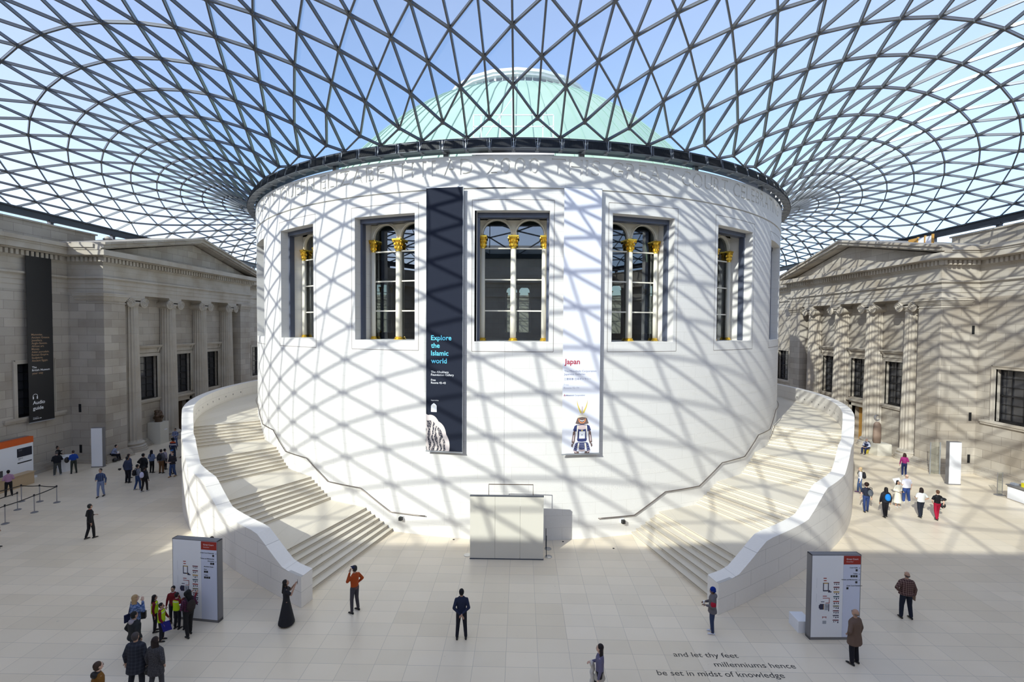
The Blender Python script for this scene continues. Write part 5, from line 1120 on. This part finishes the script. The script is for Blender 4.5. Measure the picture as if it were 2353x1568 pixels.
# left side of the court
G1 = 'visitors in the left of the court'
p, s, J = person(-21.11, -22.36, -20, 1.74, 'man dressed all in black walking away alone on the left', top=(.008, .008, .01), trou=(.008, .008, .01), skin='m', hair=(.02, .02, .02), arms=('swing', 'front'), legs='step', collar=(.35, .02, .02), vox=.018, det=True)
person(-25.71, -16.66, -165, 1.76, 'bearded man in a blue plaid shirt walking towards the camera by the left totem', topm=plaid('blue_plaid', (.02, .03, .08), (.10, .14, .24), 12), trou=(.16, .20, .33), skin='m', hair=(.02, .015, .012), arms=('front', 'down'), legs='step', vox=.02, sleeve=1)
person(-26.21, -14.03, -10, 1.80, 'man in a navy jacket with a camera, seen from behind in the left group', top=(.03, .04, .08), trou=(.01, .01, .014), skin='m', hair=(.012, .012, .014), arms=('down', 'down'), legs='stand', coat=.1, hood=(.035, .045, .085), vox=.022, w=1.1)
m = MB(); m.obox((-26.62, -14.2, .98), (.14, 0, 0), (0, .1, 0), (0, 0, .10)); m.lathe([(.035, 0), (.04, .1)], 12, (-26.62, -14.2, .9)); tag(m.build('camera', M['black']), 'black camera hanging beside the man in the navy jacket', 'camera')
person(-26.95, -13.05, -15, 1.70, 'person in jeans partly hidden behind the navy jacketed man', top=(.05, .06, .10), trou=(.06, .10, .20), hair=(.03, .02, .02), vox=.026)
person(-25.75, -13.25, -10, 1.80, 'tall person in a black coat in the left group with arms spread', top=(.008, .008, .010), trou=(.02, .02, .025), skin='m', hair=(.01, .01, .01), arms=('hip', 'hip'), coat=.2, vox=.022, w=1.15)
p, s, J = person(-24.45, -15.34, -25, 1.66, 'young person with a black backpack and white cuffs walking away, left group', top=(.14, .15, .19), trou=(.025, .05, .13), skin='m', hair=(.01, .01, .01), legs='step', vox=.022, shoe=(.3, .3, .32)); backpack(p, s, (.012, .012, .015), 'black backpack on the young walker in jeans')
p, s, J = person(-23.75, -15.65, -5, 1.62, 'child in black with a white backpack in the left group', top=(.012, .012, .014), trou=(.015, .012, .012), skin='d', hair=(.01, .01, .01), legs='step', vox=.022, shoe=(.4, .4, .4)); backpack(p, s, flat_noise('white_pack_print', (.55, .55, .66), (.45, .44, .60), 6), 'white backpack with a blue motif on the child in black')
person(-26.30, -11.82, -5, 1.66, 'woman with long black hair and a denim jacket seen from behind', top=(.12, .16, .26), trou=(.008, .008, .01), hair=(.01, .01, .012), hairs='long', arms=('front', 'front'), legs='stand', vox=.022, coat=.05)
p, s, J = person(-25.54, -11.89, 0, 1.74, 'man in brown trousers and a grey hoodie with a dark backpack', top=(.10, .10, .12), trou=(.14, .07, .03), skin='l', hair=(.03, .02, .02), legs='stand', vox=.022, w=1.08); backpack(p, s, (.02, .022, .024), 'dark backpack on the man in brown trousers', k=1.1)
person(-24.16, -12.64, 175, 1.78, 'man in a dark jacket and blue jeans walking towards the camera near the stair wall', top=(.03, .025, .03), trou=(.04, .07, .17), skin='l', hair=(.05, .03, .02), arms=('front', 'front'), legs='step', coat=.08, shoe=(.25, .12, .03), collar=(.5, .7, .7), vox=.022)
person(-24.70, -11.95, 170, 1.74, 'person in a blue cap close behind the man in blue jeans', top=(.02, .025, .045), trou=(.03, .05, .12), skin='l', hat=('cap', (.03, .12, .35)), vox=.026)
person(-24.30, -11.25, 165, 1.66, 'person in a grey coat standing against the left stair wall', top=(.06, .06, .08), trou=BLK, skin='m', hair=(.03, .02, .02), arms=('front', 'front'), coat=.18, vox=.024)
person(-25.95, -11.0, -20, 1.55, 'small child in a pale top hidden behind the backpacker', top=(.30, .27, .33), trou=BLK, skin='m', hair=(.01, .01, .01), vox=.026)
person(-27.40, -8.24, 0, 1.68, 'person with curly black hair and an orange and navy striped sweater', topm=bands('striped_sweater', [(1.12, (.015, .02, .06)), (1.22, (.40, .38, .42)), (1.30, (.02, .025, .06)), (2, (.42, .06, .015))]), trou=(.012, .025, .06), skin='d', hair=(.008, .008, .01), hairs='afro', arms=('down', 'down'), legs='step', vox=.022)
person(-29.90, -4.6, -170, 1.66, 'person in a blue and white striped top by the sculpture plinth', topm=plaid('blue_stripe', (.05, .07, .16), (.35, .38, .52), 8), trou=(.06, .09, .20), skin='m', hair=(.012, .01, .01), arms=('front', 'front'), legs='step', coat=.12, vox=.024)
person(-30.3, -1.9, 180, 1.74, 'person in dark clothes standing in the left doorway behind the stair wall', top=(.03, .03, .04), trou=BLK, skin='m', hair=(.02, .015, .015), vox=.026)
p, s, J = person(-31.75, -8.95, -75, 1.72, 'man sitting on the stone plinth of the left portico reading papers', top=(.28, .32, .48), trou=(.012, .014, .02), skin='l', hair=(.015, .012, .012), arms=('lap', 'lap'), legs='sit', lean=.45, z=-.42, vox=.024)
m = MB(); m.obox((0, .42*s, 1.08*s), (.22, 0, 0), (0, .02, .16), (0, -.01, .01)); local(p, m, 'papers', M['white'], 'white papers held by the man sitting on the plinth', 'papers')
m = MB(); m.ell((-31.25, -9.25, .16), .16, .18, .16, 12, 8); tag(m.build('backpack', M['black'], smooth=True), 'small black bag on the floor by the sitting man’s feet', 'bag')
person(-34.1, -10.95, 280, 1.62, 'desk attendant in black standing behind the round white desk', top=(.01, .01, .012), trou=BLK, skin='m', hair=(.015, .01, .01), hairs='bun', arms=('point', 'front'), vox=.024)
person(-32.45, -12.65, 60, 1.70, 'man in a black top and grey trousers leaning at the round desk', top=(.008, .009, .013), trou=(.05, .055, .055), skin='l', hair=(.10, .09, .09), arms=('front', 'front'), legs='apart', shoe=(.5, .5, .5), lean=.15, vox=.024, w=1.15)
p, s, J = person(-31.75, -12.15, 60, 1.66, 'visitor in a bright blue jacket at the round desk', top=(.01, .05, .28), trou=(.03, .035, .03), skin='l', hair=(.05, .035, .03), arms=('front', 'front'), legs='apart', vox=.024, lean=.1)
m = MB(); m.ell((-32.05, -12.35, 1.02), .12, .16, .22, 12, 8); tag(m.build('shoulder_bag', M['black'], smooth=True), 'black shoulder bag beside the visitor in the bright blue jacket', 'bag')
person(-31.43, -16.79, 60, 1.64, 'person in a mauve pink sweater at the ticket desk counter', top=(.36, .20, .30), trou=(.008, .008, .01), skin='m', hair=(.012, .01, .01), arms=('front', 'front'), legs='apart', vox=.022)
person(-24.62, -23.52, -60, 1.70, 'person in an ochre jacket cut off by the left frame edge', top=(.26, .13, .02), trou=(.05, .02, .02), skin='m', hair=(.02, .015, .015), vox=.022)
# right side of the court
p, s, J = person(30.45, -4.15, 115, 1.74, 'bald man in a navy waistcoat sitting and writing beside the statue', top=(.40, .42, .52), trou=(.012, .018, .06), skin='l', hair=(.3, .25, .2), hairs='bald', arms=('lap', 'lap'), legs='sit', z=-.42, lean=.12, vox=.024, w=1.1, vest=cloth((.015, .022, .06)))
backpack(p, s, BLK, 'black backpack behind the sitting man by the statue')
m = MB(); m.lathe([(.16, 0), (.19, .25), (.17, .48)], 16, (30.45, -4.05, 0)); tag(m.build('stool', mat('mustard_fabric', (.42, .33, .04), .8)), 'mustard yellow stool under the sitting man by the statue', 'stool'); m = MB(); m.lathe([(.18, .44), (.18, .475), (.1, .48)], 16, (30.45, -4.05, 0)); m.build('seat', M['yellow'] if 'yellow' in M else cloth((.42, .33, .04)), bpy.data.objects['stool'])
m = MB(); m.obox((0, .36*s, 1.10*s), (.34, 0, 0), (0, .22, 0), (0, 0, .02)); local(p, m, 'sketchbook', M['black'], 'dark open book on the lap of the sitting man by the statue', 'book')
person(28.63, -10.41, -15, 1.68, 'woman in a magenta sweater and navy jeans by the right column foot', top=(.26, .02, .13), trou=(.015, .025, .09), skin='l', hair=(.03, .012, .010), hairs='bob', arms=('front', 'down'), legs='stand', shoe=(.6, .6, .62), vox=.02)
p, s, J = person(22.75, -14.2, 60, 1.70, 'blonde woman in a white top and jeans against the right stair wall', top=(.62, .62, .66), trou=(.07, .12, .26), skin='l', hair=(.45, .33, .18), hairs='bob', legs='step', shoe=(.12, .04, .14), vox=.02); backpack(p, s, (.015, .015, .02), 'black backpack on the blonde woman by the right stair wall', k=1.1)
p, s, J = person(20.79, -17.49, -20, 1.72, 'person in a navy tee shirt and jeans with a grey backpack on one shoulder', top=(.015, .018, .035), trou=(.025, .045, .14), skin='l', hair=(.03, .015, .012), hairs='afro', arms=('down', 'down'), sleeve=.5, legs='step', vox=.02); backpack(p, s, (.10, .11, .13), 'grey backpack slung to the right of the navy tee shirt', dx=.14, k=.95)
p, s, J = person(21.34, -18.24, -10, 1.72, 'woman in black with a ponytail and bright blue backpack walking away', top=(.012, .013, .02), trou=(.010, .010, .014), skin='m', hair=(.01, .008, .01), hairs='long', arms=('down', 'down'), legs='step', coat=.1, vox=.02); backpack(p, s, (.01, .17, .52), 'bright blue backpack on the woman in black')
p, s, J = person(23.26, -16.66, -175, 1.62, 'woman in a cream jacket and long white skirt looking at her phone', top=(.66, .62, .52), trou=(.05, .09, .18), skin='m', hair=(.012, .01, .012), hairs='bob', arms=('front', 'front'), skirt=(.30, .26, (.66, .63, .52)), shoe=(.6, .6, .6), vox=.02, sleeve=1)
m = MB(); m.obox((0, .34*s, 1.14*s), (.07, 0, 0), (0, .01, .0), (0, 0, .13)); local(p, m, 'phone', M['black'], 'dark phone held by the woman in the long white skirt', 'phone')
p, s, J = person(24.5, -15.76, 8, 1.72, 'bald man in a white tee shirt and blue jeans holding an open map', top=(.66, .65, .72), trou=(.03, .06, .20), skin='l', hair=(.3, .22, .16), hairs='bald', arms=('down', 'front'), sleeve=.5, legs='apart', shoe=(.6, .6, .62), vox=.02, w=1.3)
m = MB(); m.loft([[(-.50*s, .30*s, 1.12*s), (-.04*s, .32*s, 1.18*s), (-.04*s, .33*s, 1.182*s), (-.50*s, .31*s, 1.122*s)], [(-.46*s, .52*s, 1.32*s), (-.0*s, .50*s, 1.38*s), (-.0*s, .51*s, 1.382*s), (-.46*s, .53*s, 1.322*s)]]); local(p, m, 'map', M['white'], 'large white map held open by the man in the white tee shirt', 'map')
person(23.38, -18.17, -5, 1.70, 'woman in a loose white top and black trousers linking arms on the right', top=(.60, .60, .58), trou=(.012, .015, .025), skin='m', hair=(.02, .012, .012), hairs='bob', arms=('hip', 'front'), sleeve=.5, legs='step', vox=.02, w=1.1)
p, s, J = person(24.02, -18.5, -5, 1.68, 'short haired person in a black top and red trousers on the right', top=(.008, .008, .01), trou=(.32, .005, .03), skin='l', hair=(.09, .04, .02), arms=('swing', 'hip'), legs='step', sleeve=.5, vox=.02)
m = MB(); m.ell((24.27, -18.55, 1.18), .2, .12, .10, 12, 8); m.ell((24.3, -18.55, .82), .14, .1, .15, 12, 8); m.tube([(24.1, -18.55, 1.35), (24.25, -18.6, 1.25), (24.3, -18.6, .9)], .014, 6); local_o = m.build('jacket_and_bag', M['black'], smooth=True); tag(local_o, 'black jacket and bag hanging at the side of the person in red trousers', 'bag')
